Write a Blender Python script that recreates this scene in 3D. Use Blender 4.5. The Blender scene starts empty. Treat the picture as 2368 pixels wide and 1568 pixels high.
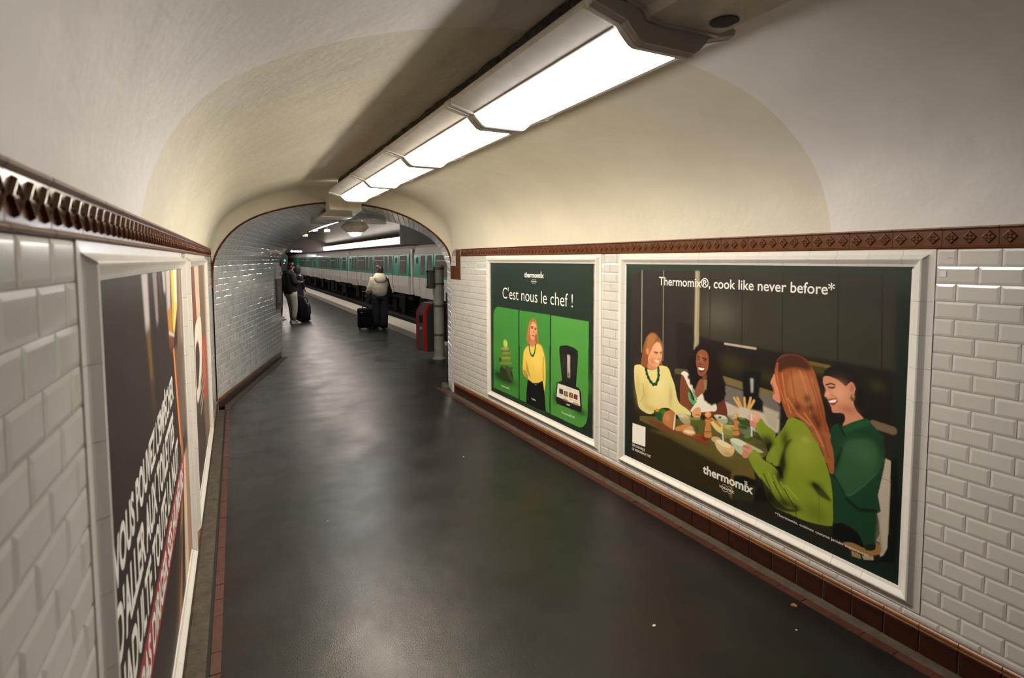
import bpy, bmesh, math, random
import numpy as np
from mathutils import Vector, Matrix
random.seed(11); rng = np.random.default_rng(11)
SC = bpy.context.scene; COL = SC.collection

# ---------------------------------------------------------------- camera
def make_camera():
    cd = bpy.data.cameras.new('camera'); c = bpy.data.objects.new('camera', cd); COL.objects.link(c)
    yaw, pitch, roll = 0.492, 0.0655, -0.0035
    fwd = Vector((math.sin(yaw), math.cos(yaw), 0)); right = Vector((math.cos(yaw), -math.sin(yaw), 0)); up = Vector((0, 0, 1))
    f2 = fwd*math.cos(pitch) - up*math.sin(pitch); u2 = up*math.cos(pitch) + fwd*math.sin(pitch)
    r3 = right*math.cos(roll) + u2*math.sin(roll); u3 = u2*math.cos(roll) - right*math.sin(roll)
    m = Matrix((r3, u3, -f2)).transposed().to_4x4(); m.translation = Vector((0, 0, 1.8284))
    c.matrix_world = m
    cd.sensor_fit = 'HORIZONTAL'; cd.sensor_width = 36.0; cd.lens = 36.0*1268.693/2368
    cd.shift_y = -(784 - 682.05)/2368
    cd.clip_start = 0.02; cd.clip_end = 300
    cd.dof.use_dof = True; cd.dof.focus_distance = 6.0; cd.dof.aperture_fstop = 3.6
    SC.camera = c
make_camera()
W = bpy.data.worlds.new('world'); SC.world = W; W.use_nodes = True
W.node_tree.nodes['Background'].inputs[0].default_value = (0.012, 0.012, 0.013, 1); W.node_tree.nodes['Background'].inputs[1].default_value = 0.3
SC.view_settings.view_transform = 'Standard'; SC.view_settings.look = 'None'; SC.view_settings.gamma = 1.0
SC.view_settings.use_curve_mapping = False; SC.view_settings.exposure = 0.12
CY = SC.cycles; CY.max_bounces = 6; CY.diffuse_bounces = 4; CY.glossy_bounces = 3; CY.transmission_bounces = 1; CY.volume_bounces = 0; CY.transparent_max_bounces = 2; CY.caustics_reflective = False; CY.caustics_refractive = False; CY.use_adaptive_sampling = True; CY.adaptive_threshold = 0.08; CY.adaptive_min_samples = 16
LAMP_COOL = ((1.0, 0.945, 0.90), 25.0); LAMP_WARM = ((1.0, 0.895, 0.735), 34.0); STATION_LIGHT = ((1.0, 0.90, 0.80), 6.0)

# ---------------------------------------------------------------- materials
def s2l(c):
    c = c/255.0
    return c/12.92 if c <= 0.04045 else ((c+0.055)/1.055)**2.4
def rgb(r, g, b): return (s2l(r), s2l(g), s2l(b))
MATS = {}
def mat(name, col, rough=0.5, bdet=4, metal=0.0, spec=0.5, coat=0.0, noise=None, bump=None, emit=None, rnd=0.0, trans=0.0, rnoise=None, alpha=None):
    m = bpy.data.materials.new(name); m.use_nodes = True; nt = m.node_tree; b = nt.nodes['Principled BSDF']
    b.inputs['Base Color'].default_value = (*col, 1); b.inputs['Roughness'].default_value = rough; b.inputs['Metallic'].default_value = metal
    b.inputs['Specular IOR Level'].default_value = spec; b.inputs['Coat Weight'].default_value = coat; b.inputs['Coat Roughness'].default_value = 0.05
    tc = nt.nodes.new('ShaderNodeTexCoord')
    if noise or rnd:
        cur = None
        hsv = nt.nodes.new('ShaderNodeHueSaturation'); hsv.inputs['Color'].default_value = (*col, 1)
        add = nt.nodes.new('ShaderNodeMath'); add.operation = 'ADD'; add.inputs[0].default_value = 1.0; add.inputs[1].default_value = 0.0
        if noise:
            sc, amt = noise[0], noise[1]
            n = nt.nodes.new('ShaderNodeTexNoise'); n.inputs['Scale'].default_value = sc; n.inputs['Detail'].default_value = 5; n.inputs['Roughness'].default_value = 0.6
            nt.links.new(tc.outputs['Object'], n.inputs['Vector'])
            mr = nt.nodes.new('ShaderNodeMapRange'); mr.inputs['From Min'].default_value = 0.3; mr.inputs['From Max'].default_value = 0.7; mr.inputs['To Min'].default_value = 1-amt; mr.inputs['To Max'].default_value = 1+amt
            nt.links.new(n.outputs['Fac'], mr.inputs['Value']); nt.links.new(mr.outputs[0], add.inputs[0])
        if rnd:
            oi = nt.nodes.new('ShaderNodeObjectInfo'); mr2 = nt.nodes.new('ShaderNodeMapRange'); mr2.inputs['To Min'].default_value = -rnd; mr2.inputs['To Max'].default_value = rnd
            nt.links.new(oi.outputs['Random'], mr2.inputs['Value']); nt.links.new(mr2.outputs[0], add.inputs[1])
        nt.links.new(add.outputs[0], hsv.inputs['Value']); nt.links.new(hsv.outputs[0], b.inputs['Base Color'])
    if rnoise:
        n = nt.nodes.new('ShaderNodeTexNoise'); n.inputs['Scale'].default_value = rnoise[0]; n.inputs['Detail'].default_value = 4
        nt.links.new(tc.outputs['Object'], n.inputs['Vector'])
        mr = nt.nodes.new('ShaderNodeMapRange'); mr.inputs['From Min'].default_value = 0.3; mr.inputs['From Max'].default_value = 0.7; mr.inputs['To Min'].default_value = rnoise[1]; mr.inputs['To Max'].default_value = rnoise[2]
        nt.links.new(n.outputs['Fac'], mr.inputs['Value']); nt.links.new(mr.outputs[0], b.inputs['Roughness'])
    if bump:
        prev = None
        for sc, st in (bump if isinstance(bump[0], (tuple, list)) else [bump]):
            n = nt.nodes.new('ShaderNodeTexNoise'); n.inputs['Scale'].default_value = sc; n.inputs['Detail'].default_value = bdet
            nt.links.new(tc.outputs['Object'], n.inputs['Vector'])
            bp = nt.nodes.new('ShaderNodeBump'); bp.inputs['Strength'].default_value = 1.0; bp.inputs['Distance'].default_value = st
            nt.links.new(n.outputs['Fac'], bp.inputs['Height'])
            if prev: nt.links.new(prev.outputs[0], bp.inputs['Normal'])
            prev = bp
        nt.links.new(prev.outputs[0], b.inputs['Normal'])
    if emit:
        b.inputs['Emission Color'].default_value = (*emit[0], 1); b.inputs['Emission Strength'].default_value = emit[1]
    if trans:
        b.inputs['Transmission Weight'].default_value = trans
    MATS[name] = m
    return m
M = {}
M['tile'] = mat('white_glazed_tile', (0.60, 0.58, 0.54), 0.16, coat=0.3, rnd=0.035, bump=(9, 0.0008))
M['tile_grey'] = mat('grey_glazed_tile', (0.72, 0.71, 0.68), 0.13, coat=0.3, rnd=0.12, bump=(9, 0.001))
M['grout'] = mat('grout', (0.30, 0.27, 0.22), 0.9, noise=(20, 0.25))
M['grout_light'] = mat('pale_grout', (0.58, 0.56, 0.52), 0.8, noise=(20, 0.15))
M['frame'] = mat('white_frame_glaze', (0.74, 0.71, 0.66), 0.22, coat=0.2, rnd=0.02)
M['brown'] = mat('brown_glaze', rgb(92, 48, 15), 0.26, spec=0.4, coat=0.15, rnd=0.08, noise=(30, 0.15))
M['base'] = mat('dark_brown_glaze', rgb(48, 15, 5), 0.2, coat=0.3, rnd=0.12, noise=(14, 0.25))
M['honey'] = mat('honey_glaze', rgb(122, 70, 18), 0.16, coat=0.4, rnd=0.06)
M['redtile'] = mat('red_floor_tile', rgb(74, 38, 26), 0.5, rnd=0.15, noise=(25, 0.35))
M['concrete'] = mat('concrete_gutter', rgb(74, 66, 53), 0.85, noise=(16, 0.35), bump=(60, 0.004))
M['groove'] = mat('black_groove', (0.006, 0.006, 0.005), 0.8)
M['plaster_a'] = mat('grey_white_plaster', (0.80, 0.765, 0.74), 0.6, noise=(1.5, 0.05), bump=[(4, 0.012), (30, 0.0015)])
M['plaster_b'] = mat('cream_plaster', (0.715, 0.665, 0.54), 0.6, noise=(1.5, 0.06), bump=[(4, 0.012), (30, 0.0015)])
M['paintwhite'] = mat('fixture_paint', (0.62, 0.58, 0.52), 0.45, noise=(8, 0.10))
M['trunkpaint'] = mat('trunking_paint', (0.58, 0.53, 0.44), 0.5, noise=(8, 0.12))
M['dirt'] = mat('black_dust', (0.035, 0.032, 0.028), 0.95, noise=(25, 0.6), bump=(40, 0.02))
M['rail_metal'] = mat('grey_joint_metal', (0.48, 0.45, 0.41), 0.4)
M['black'] = mat('black_plastic', (0.012, 0.012, 0.012), 0.45)
M['mesh_dark'] = mat('dark_grille', (0.03, 0.026, 0.02), 0.6)
M['lamp_cool'] = mat('cool_diffuser', (0.9, 0.9, 0.9), 0.4, emit=LAMP_COOL)
M['lamp_warm'] = mat('warm_diffuser', (0.9, 0.9, 0.9), 0.4, emit=LAMP_WARM)
M['station_lamp'] = mat('station_strip_lamp', (0.9, 0.9, 0.9), 0.4, emit=STATION_LIGHT)
M['station_lamp_near'] = mat('near_strip_lamp', (0.9, 0.9, 0.9), 0.4, emit=(STATION_LIGHT[0], 34.0))
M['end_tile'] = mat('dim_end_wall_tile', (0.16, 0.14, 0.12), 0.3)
M['bulb'] = mat('bluish_bulb', (0.9, 0.9, 0.9), 0.3, emit=((0.86, 0.91, 1.0), 150.0))
M['spot'] = mat('small_bulb', (0.9, 0.9, 0.9), 0.3, emit=((0.82, 0.89, 1.0), 40.0))
M['white_text'] = mat('white_print', (0.80, 0.78, 0.73), 0.5)
def asphalt():
    m = mat('asphalt', (0.0092, 0.0077, 0.0058), 0.36, bdet=0.6, spec=0.36, noise=(2.2, 0.4), bump=[(2.0, 0.007), (8, 0.0016), (150, 0.0006)], rnoise=(2.5, 0.30, 0.42))
    return m
M['asphalt'] = asphalt()
M['tactile'] = mat('grey_tactile_strip', rgb(98, 92, 84), 0.6, noise=(30, 0.2))
M['edge_white'] = mat('white_platform_edge', rgb(205, 198, 186), 0.5, noise=(10, 0.08))
M['ballast'] = mat('track_bed', (0.005, 0.0046, 0.004), 0.9, noise=(12, 0.4), bump=(25, 0.04))
M['rail'] = mat('rail_steel', (0.10, 0.09, 0.08), 0.4, metal=0.8)
M['headwall'] = mat('head_wall_grey', (0.22, 0.21, 0.20), 0.8)
M['darkwall'] = mat('dark_grey_wall', (0.030, 0.028, 0.027), 0.7)
M['tr_white'] = mat('train_white', (0.80, 0.765, 0.73), 0.3, coat=0.2)
M['tr_teal'] = mat('train_teal', rgb(52, 178, 152), 0.25, coat=0.4)
M['tr_dark'] = mat('train_underframe', (0.006, 0.005, 0.0045), 0.9, spec=0.2, noise=(6, 0.6))
M['tr_roof'] = mat('train_roof_grey', (0.16, 0.14, 0.13), 0.6)
M['tr_glass'] = mat('train_glass', (0.20, 0.18, 0.17), 0.08, spec=0.8)
M['tr_rubber'] = mat('window_rubber', (0.10, 0.085, 0.08), 0.5)
M['tr_seam'] = mat('door_seam', (0.015, 0.015, 0.015), 0.6)
M['steel_grey'] = mat('pillar_grey_paint', rgb(160, 156, 142), 0.5, noise=(6, 0.2))
M['box_grey'] = mat('box_grey', rgb(88, 82, 76), 0.5)
M['term_black'] = mat('terminal_black', (0.05, 0.047, 0.045), 0.45)
M['term_red'] = mat('terminal_red', rgb(190, 34, 24), 0.3, coat=0.4)
M['term_grey'] = mat('terminal_grey', rgb(96, 80, 76), 0.4)
M['sign_white'] = mat('sign_white', (0.55, 0.54, 0.52), 0.4)
M['sign_brown'] = mat('sign_brown', rgb(82, 66, 60), 0.4)
M['sign_red'] = mat('sign_red', rgb(150, 60, 62), 0.4)
M['sign_orange'] = mat('sign_orange', rgb(196, 140, 40), 0.4)
M['green_light'] = mat('green_signal', (0.0, 0.6, 0.5), 0.3, emit=((0.0, 0.9, 0.72), 5.0))
M['orange_light'] = mat('amber_signal', (0.6, 0.4, 0.1), 0.3, emit=((1.0, 0.6, 0.3), 2.5))
M['skin'] = mat('skin', rgb(205, 150, 122), 0.55)
M['hair'] = mat('dark_hair', (0.020, 0.014, 0.011), 0.5, bump=(60, 0.004))
M['hair_b'] = mat('brown_hair', (0.045, 0.026, 0.018), 0.5, bump=(60, 0.004))
M['cl_black'] = mat('black_jacket', (0.012, 0.012, 0.012), 0.7, bump=(14, 0.01))
M['cl_navy'] = mat('navy_cloth', (0.012, 0.013, 0.03), 0.7, bump=(14, 0.01))
M['cl_grey'] = mat('grey_sweatpants', rgb(190, 184, 174), 0.85, bump=(16, 0.012))
M['cl_cream'] = mat('cream_padded_jacket', rgb(232, 224, 200), 0.7, bump=(11, 0.02))
M['cl_jean'] = mat('dark_denim', (0.014, 0.017, 0.024), 0.8, bump=(16, 0.01))
M['shoe_white'] = mat('white_shoe', rgb(215, 212, 205), 0.5)
M['shoe_blue'] = mat('blue_shoe_panel', rgb(30, 100, 160), 0.5)
M['shoe_black'] = mat('black_shoe', (0.010, 0.010, 0.010), 0.5)
M['bag'] = mat('black_fabric_bag', (0.005, 0.005, 0.006), 0.9, spec=0.2, bump=(18, 0.008))
M['phone'] = mat('phone', (0.01, 0.01, 0.012), 0.2)
M['sticker'] = mat('white_sticker', (0.72, 0.72, 0.74), 0.4)
M['eye'] = mat('eye_dark', (0.02, 0.015, 0.012), 0.3)
M['lip'] = mat('lip', rgb(160, 90, 80), 0.5)
M['litter'] = mat('pale_litter', (0.5, 0.46, 0.38), 0.7)
M['leaf'] = mat('dry_leaf', rgb(150, 100, 45), 0.7)

for k_ in ('station_lamp', 'spot', 'green_light', 'orange_light'): M[k_].cycles.emission_sampling = 'NONE'
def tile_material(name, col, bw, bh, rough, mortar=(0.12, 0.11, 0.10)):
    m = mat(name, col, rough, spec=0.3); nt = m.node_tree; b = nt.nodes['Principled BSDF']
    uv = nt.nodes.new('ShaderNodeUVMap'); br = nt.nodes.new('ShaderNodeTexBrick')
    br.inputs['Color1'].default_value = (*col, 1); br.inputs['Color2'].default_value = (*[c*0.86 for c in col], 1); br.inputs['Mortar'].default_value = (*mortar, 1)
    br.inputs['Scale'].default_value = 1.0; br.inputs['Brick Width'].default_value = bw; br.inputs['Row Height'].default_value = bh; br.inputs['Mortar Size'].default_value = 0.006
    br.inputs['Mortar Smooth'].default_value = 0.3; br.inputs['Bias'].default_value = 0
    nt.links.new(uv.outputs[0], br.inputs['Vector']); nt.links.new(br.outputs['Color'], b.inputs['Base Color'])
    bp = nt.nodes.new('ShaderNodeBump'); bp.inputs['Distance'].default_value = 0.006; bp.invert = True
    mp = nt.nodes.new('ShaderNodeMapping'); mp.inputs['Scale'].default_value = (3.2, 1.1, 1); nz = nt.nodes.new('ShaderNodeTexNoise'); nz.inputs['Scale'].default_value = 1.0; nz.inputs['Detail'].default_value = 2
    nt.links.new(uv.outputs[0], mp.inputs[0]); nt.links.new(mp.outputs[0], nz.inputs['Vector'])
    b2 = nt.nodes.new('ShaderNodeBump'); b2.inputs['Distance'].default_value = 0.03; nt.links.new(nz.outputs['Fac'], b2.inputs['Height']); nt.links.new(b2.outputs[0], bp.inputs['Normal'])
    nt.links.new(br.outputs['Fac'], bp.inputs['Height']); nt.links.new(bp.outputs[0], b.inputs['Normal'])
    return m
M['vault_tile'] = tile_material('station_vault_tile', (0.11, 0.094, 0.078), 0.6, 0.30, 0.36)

# ---------------------------------------------------------------- mesh helpers
def world(o):
    m = o.matrix_parent_inverse @ o.matrix_basis if o.parent else o.matrix_basis.copy()
    return world(o.parent) @ m if o.parent else m
def link(o, parent=None):
    COL.objects.link(o)
    if parent is not None:
        o.parent = parent; o.matrix_parent_inverse = world(parent).inverted()
    return o
def tag(o, label=None, cat=None, group=None, kind=None):
    if label: o['label'] = label
    if cat: o['category'] = cat
    if group: o['group'] = group
    if kind: o['kind'] = kind
    return o
def thing(name, label, cat, loc=(0, 0, 0), group=None):
    o = bpy.data.objects.new(name, None); o.empty_display_size = 0.1; o.location = loc; link(o); return tag(o, label, cat, group)
def mesh(name, verts, faces, mats, idx=None, smooth=False):
    me = bpy.data.meshes.new(name); me.from_pydata([tuple(v) for v in verts], [], faces)
    for m in (mats if isinstance(mats, (list, tuple)) else [mats]): me.materials.append(m)
    if idx is not None: me.polygons.foreach_set('material_index', idx)
    if smooth: me.polygons.foreach_set('use_smooth', [True]*len(me.polygons))
    me.update(); return me
class MB:
    def __init__(s): s.v = []; s.f = []; s.i = []; s.mi = 0
    def add(s, vs, fs):
        n = len(s.v); s.v += [tuple(v) for v in vs]; s.f += [tuple(n+k for k in f) for f in fs]; s.i += [s.mi]*len(fs); return s
    def box(s, lo, hi):
        (a, b, c), (d, e, f) = lo, hi
        return s.add([(a,b,c),(d,b,c),(d,e,c),(a,e,c),(a,b,f),(d,b,f),(d,e,f),(a,e,f)], [(0,3,2,1),(4,5,6,7),(0,1,5,4),(1,2,6,5),(2,3,7,6),(3,0,4,7)])
    def obox(s, c, ax, ay, az, sx, sy, sz):
        c, ax, ay, az = map(Vector, (c, ax, ay, az)); vs = []
        for k in (-.5, .5):
            for (i, j) in ((-.5,-.5),(.5,-.5),(.5,.5),(-.5,.5)): vs.append(c + ax*i*sx + ay*j*sy + az*k*sz)
        return s.add(vs, [(0,3,2,1),(4,5,6,7),(0,1,5,4),(1,2,6,5),(2,3,7,6),(3,0,4,7)])
    def bevbox(s, lo, hi, r):
        (a, b, c), (d, e, f) = lo, hi; L = []
        for z, k in ((c, r), (c+r, 0), (f-r, 0), (f, r)):
            p = [(a+k+r,b+k),(d-k-r,b+k),(d-k,b+k+r),(d-k,e-k-r),(d-k-r,e-k),(a+k+r,e-k),(a+k,e-k-r),(a+k,b+k+r)]
            L.append([(x, y, z) for x, y in p])
        return s.loft(L, True)
    def loft(s, rings, caps=True, closed=True):
        n = len(rings[0]); vs = [p for r in rings for p in r]; fs = []
        for k in range(len(rings)-1):
            for j in range(n if closed else n-1):
                a = k*n+j; b = k*n+(j+1) % n; fs.append((a, b, b+n, a+n))
        if caps and closed: fs.append(tuple(range(n-1, -1, -1))); fs.append(tuple(range((len(rings)-1)*n, len(rings)*n)))
        return s.add(vs, fs)
    def prism(s, prof, p0, ax, ay, direc):
        p0, ax, ay, direc = map(Vector, (p0, ax, ay, direc))
        r0 = [p0+ax*a+ay*b for a, b in prof]; return s.loft([r0, [p+direc for p in r0]], True)
    def tube(s, path, rad, n=10, caps=True, up=(0, 0, 1)):
        path = [Vector(p) for p in path]; rings = []
        prev = None
        for k, p in enumerate(path):
            d = (path[min(k+1, len(path)-1)] - path[max(k-1, 0)]).normalized()
            if prev is None:
                u = Vector(up); u = Vector((1, 0, 0)) if abs(u.dot(d)) > .9 else u
                a = d.cross(u).normalized()
            else: a = (prev - d*prev.dot(d)).normalized()
            b = d.cross(a); prev = a
            r = rad[k] if isinstance(rad, (list, tuple)) else rad
            rx, ry = r if isinstance(r, (list, tuple)) else (r, r)
            rings.append([p + a*rx*math.cos(2*math.pi*j/n) + b*ry*math.sin(2*math.pi*j/n) for j in range(n)])
        return s.loft(rings, caps)
    def lathe(s, prof, c, n=24, axis='z'):
        cx, cy, cz = c; rings = []
        for r, h in prof:
            R = []
            for j in range(n):
                t = 2*math.pi*j/n; R.append((cx+r*math.cos(t), cy+r*math.sin(t), cz+h))
            rings.append(R)
        return s.loft(rings, True)
    def ell(s, c, r, n=14, m=9):
        c = Vector(c); rings = []
        for k in range(m+1):
            t = -math.pi/2 + math.pi*(k+.15*(k == 0)-.15*(k == m))/m
            rings.append([(c.x+r[0]*math.cos(t)*math.cos(2*math.pi*j/n), c.y+r[1]*math.cos(t)*math.sin(2*math.pi*j/n), c.z+r[2]*math.sin(t)) for j in range(n)])
        return s.loft(rings, True)
    def obj(s, name, mats, parent=None, smooth=False, **tg):
        o = bpy.data.objects.new(name, mesh(name, s.v, s.f, mats, s.i if isinstance(mats, (list, tuple)) else None, smooth))
        if parent is None: link(o)
        else: link(o, parent)
        if tg: tag(o, **tg)
        if smooth == 'auto': auto_smooth(o)
        return o
def auto_smooth(o, ang=40):
    me = o.data; bm = bmesh.new(); bm.from_mesh(me)
    for f in bm.faces: f.smooth = True
    for e in bm.edges: e.smooth = len(e.link_faces) == 2 and e.calc_face_angle(0) < math.radians(ang)
    bm.to_mesh(me); bm.free()
def structure(o, label=None, cat=None): o['kind'] = 'structure'; return tag(o, label, cat)

# frustum tile in local (a right, b up, n out of the wall)
TILE_CACHE = {}
def tile_shape(w, h, bev=0.011, e=0.0030, t=0.0058):
    w2, h2 = w/2, h/2; bv = min(bev, w*.3, h*.3)
    v = [(-w2,-h2,-0.004),(w2,-h2,-0.004),(w2,h2,-0.004),(-w2,h2,-0.004),(-w2,-h2,e),(w2,-h2,e),(w2,h2,e),(-w2,h2,e),(-w2+bv,-h2+bv,t),(w2-bv,-h2+bv,t),(w2-bv,h2-bv,t),(-w2+bv,h2-bv,t)]
    f = [(0,1,5,4),(1,2,6,5),(2,3,7,6),(3,0,4,7),(4,5,9,8),(5,6,10,9),(6,7,11,10),(7,4,8,11),(8,9,10,11)]
    return v, f
def tile_mesh(w, h, m, **k):
    key = (round(w, 3), round(h, 3), m.name, tuple(sorted(k.items())))
    if key not in TILE_CACHE:
        v, f = tile_shape(key[0], key[1], **k); TILE_CACHE[key] = mesh('tile', v, f, m)
    return TILE_CACHE[key]
def frame_m(c, a, b, n):
    m = Matrix((a, b, n)).transposed().to_4x4(); m.translation = Vector(c); return m
def put_tile(name, me, parent, c, a, b, n, jit=0.004):
    o = bpy.data.objects.new(name, me)
    o.matrix_world = frame_m(c, a, b, n) @ Matrix.Rotation(random.uniform(-jit, jit), 4, 'X') @ Matrix.Rotation(random.uniform(-jit, jit), 4, 'Y')
    return link(o, parent)
UP = Vector((0, 0, 1))
# ---------------------------------------------------------------- the corridor
DR = 2.80; ZB, ZT, ZS = 1.866, 1.9595, 0.147; TR, TL = 0.0765, 0.1525; LY = 0.02644; DL = 0.2659
YB = -3.2                                                    # the corridor goes on behind the photographer
def xl(y): return (-DL + math.sin(LY)*y)/math.cos(LY)
LT = Vector((math.sin(LY), math.cos(LY), 0)); LN = LT.cross(UP)            # left wall: along, out of the wall
L0 = Vector((xl(0), 0, 0)) - LT*(LT.dot(Vector((xl(0), 0, 0))))            # foot of the wall at s = 0
def lp(s, z, n=0): return L0 + LT*s + UP*z + LN*n
RA, RN = Vector((0, -1, 0)), Vector((-1, 0, 0))
def rp(y, z, n=0): return Vector((DR - n, y, z))
END_R, END_L = 6.99, 7.44
FR = [(1.253, 3.424), (3.6455, 5.85)]                        # outer poster frames along both walls
FZ0, FZ1 = 0.188, ZB

def floor_and_gutters():
    mb = MB(); ys = [YB, 0, 2, 4, 6, 8, 10, 13, 17, 22, 30, 45, 60, 84]
    mb.add([(-0.6, y, 0) for y in ys]+[(4.056+0.0105*(y-25) if y > 7 else 3.9, y, 0) for y in ys], [(k, k+len(ys), k+len(ys)+1, k+1) for k in range(len(ys)-1)])
    fl = structure(mb.obj('floor', M['asphalt'], None), 'worn black asphalt floor running from corridor to platform', 'floor')
    for nm, P, s0, s1, gro in (('trim_1', rp, YB, END_R+0.25, False), ('trim_2', lp, YB, END_L+0.2, True)):
        g = MB(); a0, a1 = (lambda s, n, z: P(s, z, n)), None
        g.loft([[P(s, 0.0, 0.0), P(s, 0.006, 0.0), P(s, 0.006, 0.075 if not gro else 0.088), P(s, 0.0, 0.075 if not gro else 0.088)] for s in (s0, s1)], True)
        tr = structure(g.obj(nm, M['concrete']), 'rough grey concrete gutter at the foot of the %s wall' % ('right' if not gro else 'left'), 'gutter')
        if gro:
            d = MB(); d.loft([[P(s, 0.0005, 0.088), P(s, 0.0018, 0.088), P(s, 0.0018, 0.104), P(s, 0.0005, 0.104)] for s in (s0, s1)], True); d.obj('groove', M['groove'], tr)
        w = 0.047 if not gro else 0.044; n0 = 0.075 if not gro else 0.104; s = s0
        k = 0
        while s < s1-0.05:
            if s > 0.6:
                b = MB(); dz = random.uniform(0.003, 0.006)
                b.loft([[P(t, 0, n0), P(t, dz, n0+0.001), P(t, dz, n0+w-0.001), P(t, 0, n0+w)] for t in (s+0.0015, s+0.1485)], True); b.obj('tile', M['redtile'], tr)
            s += 0.15; k += 1
    return fl
FLOOR = floor_and_gutters()

def row_tiles(parent, P, A, N, iv, cut, s_of, sgn, visible, stuff, m):
    """beveled tiles of one wall; iv(row) -> list of (s0,s1) free intervals"""
    nrow = int((ZB-ZS)/TR)+1
    for r in range(nrow):
        z1 = ZB - r*TR; z0 = max(z1-TR, ZS+0.001)
        if z1-z0 < 0.012: continue
        off = cut + (TL/2 if r % 2 else 0)
        for (sa, sb) in iv(r, z0, z1):
            k = math.floor((sa-off)/TL); s = off + k*TL
            while s < sb-1e-6:
                a, b = max(s, sa), min(s+TL, sb); s += TL
                if b-a < 0.012: continue
                c = P((a+b)/2, (z0+z1)/2, -0.0005)
                if visible((a+b)/2): put_tile('tile', tile_mesh(b-a-0.002, z1-z0-0.002, m), parent, c, A, UP, N, 0.006)
                else:
                    v, f = tile_shape(b-a-0.002, z1-z0-0.002); fm = frame_m(c, A, UP, N); stuff.add([fm @ Vector(q) for q in v], f)

def corridor_walls():
    # right
    mb = MB(); mb.box((DR+0.004, YB, 0), (DR+0.16, END_R, 2.0)); wr = structure(mb.obj('wall_right', M['grout']), 'right corridor wall of white bevelled tiles', 'wall')
    st = MB()
    def ivr(r, z0, z1):
        if (z0+z1)/2 > FZ0: return [(YB, FR[0][0]), (FR[0][1], FR[1][0]), (FR[1][1], END_R)]
        return [(YB, END_R)]
    row_tiles(wr, rp, RA, RN, ivr, 1.1746, None, -1, lambda s: s > 0.78, st, M['tile'])
    st.obj('tile_field', M['tile'], wr, kind='stuff')
    # left
    mb = MB(); pts = [lp(s, z, n) for s in (YB, END_L) for z in (0, 2.0) for n in (-0.16, -0.004)]
    mb.add(pts, [(0,1,3,2),(4,6,7,5),(1,5,7,3),(0,2,6,4),(2,3,7,6),(0,4,5,1)]); wl = structure(mb.obj('wall_left', M['grout']), 'left corridor wall of white bevelled tiles', 'wall')
    st = MB()
    def ivl(r, z0, z1):
        if (z0+z1)/2 > FZ0: return [(YB, FR[0][0]), (FR[0][1], FR[1][0]), (FR[1][1], END_L)]
        return [(YB, END_L)]
    row_tiles(wl, lp, LT, LN, ivl, 0.957, None, 1, lambda s: s > 0.7, st, M['tile'])
    st.obj('tile_field', M['tile'], wl, kind='stuff')
    # unseen wall added behind the photographer to bounce light up the corridor
    mb = MB(); mb.box((-0.5, YB-0.1, 0), (3.0, YB, 2.9)); structure(mb.obj('wall_bounce', M['plaster_a']), 'plain plaster wall added behind the viewpoint to close the corridor and bounce light', 'wall')
    return wr, wl
WR, WL = corridor_walls()

# brown relief frieze ------------------------------------------------
def frieze_mesh():
    mb = MB(); L = 0.1992-0.0030; prof = [(-.0465,-.004),(-.0465,.009),(-.042,.0115),(-.0375,.009),(-.034,.0045),(.032,.0045),(.036,.008),(.040,.0115),(.0465,.010),(.0465,-.004)]
    mb.loft([[(x, b, n) for b, n in prof] for x in (-L/2, L/2)][::-1], True)
    for i in (-1, 0, 1):
        cx = i*0.0655
        def dia(r, n, rx=0.93): return [(cx+r*rx*0.98, 0, n), (cx, r*0.98, n), (cx-r*rx*0.98, 0, n), (cx, -r*0.98, n)]
        mb.loft([dia(.0295, .0045), dia(.0252, .0115), dia(.0228, .0118), dia(.0200, .0085)], False)
        mb.add(dia(.0200, .0085), [(0,1,2,3)])
        for k in range(4):
            t = k*math.pi/2 + math.pi/4; px_, py_ = cx+.0085*math.cos(t), .0085*math.sin(t); q = [(px_+.0058*math.cos(u), py_+.0058*math.sin(u), .0086) for u in [2*math.pi*j/6 for j in range(6)]]
            mb.add(q+[(px_, py_, .0128)], [(j, (j+1) % 6, 6) for j in range(6)])
    return mesh('frieze_tile', mb.v, mb.f, M['brown'])
def frieze():
    me = frieze_mesh()
    for nm, P, A, N, s0, s1, off in (('trim_3', rp, RA, RN, 0.4, 6.77, 3.8232), ('trim_4', lp, LT, LN, 0.3, 7.30, 3.9)):
        mb = MB(); mb.loft([[P(s, ZB, -0.004), P(s, ZB, 0.002), P(s, ZT, 0.002), P(s, ZT, -0.004)] for s in (YB, s1)], True)
        tr = structure(mb.obj(nm, M['grout_light']), 'brown glazed frieze of diamond relief tiles along the %s wall top' % ('right' if nm == 'trim_3' else 'left'), 'frieze')
        k = math.ceil((s0-off)/0.1992); s = off + k*0.1992
        st = MB()
        q = s-0.1992
        while q > YB:
            fm = frame_m(P(q-0.0996, (ZB+ZT)/2, 0.002), A, UP, N); st.add([fm @ v.co for v in me.vertices], [tuple(p.vertices) for p in me.polygons]); q -= 0.1992
        st.obj('tile_run', M['brown'], tr, kind='stuff')
        while s < s1+0.02:
            put_tile('tile', me, tr, P(s-0.0996, (ZB+ZT)/2, 0.002), A, UP, N, 0.003); s += 0.1992
frieze()

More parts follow.
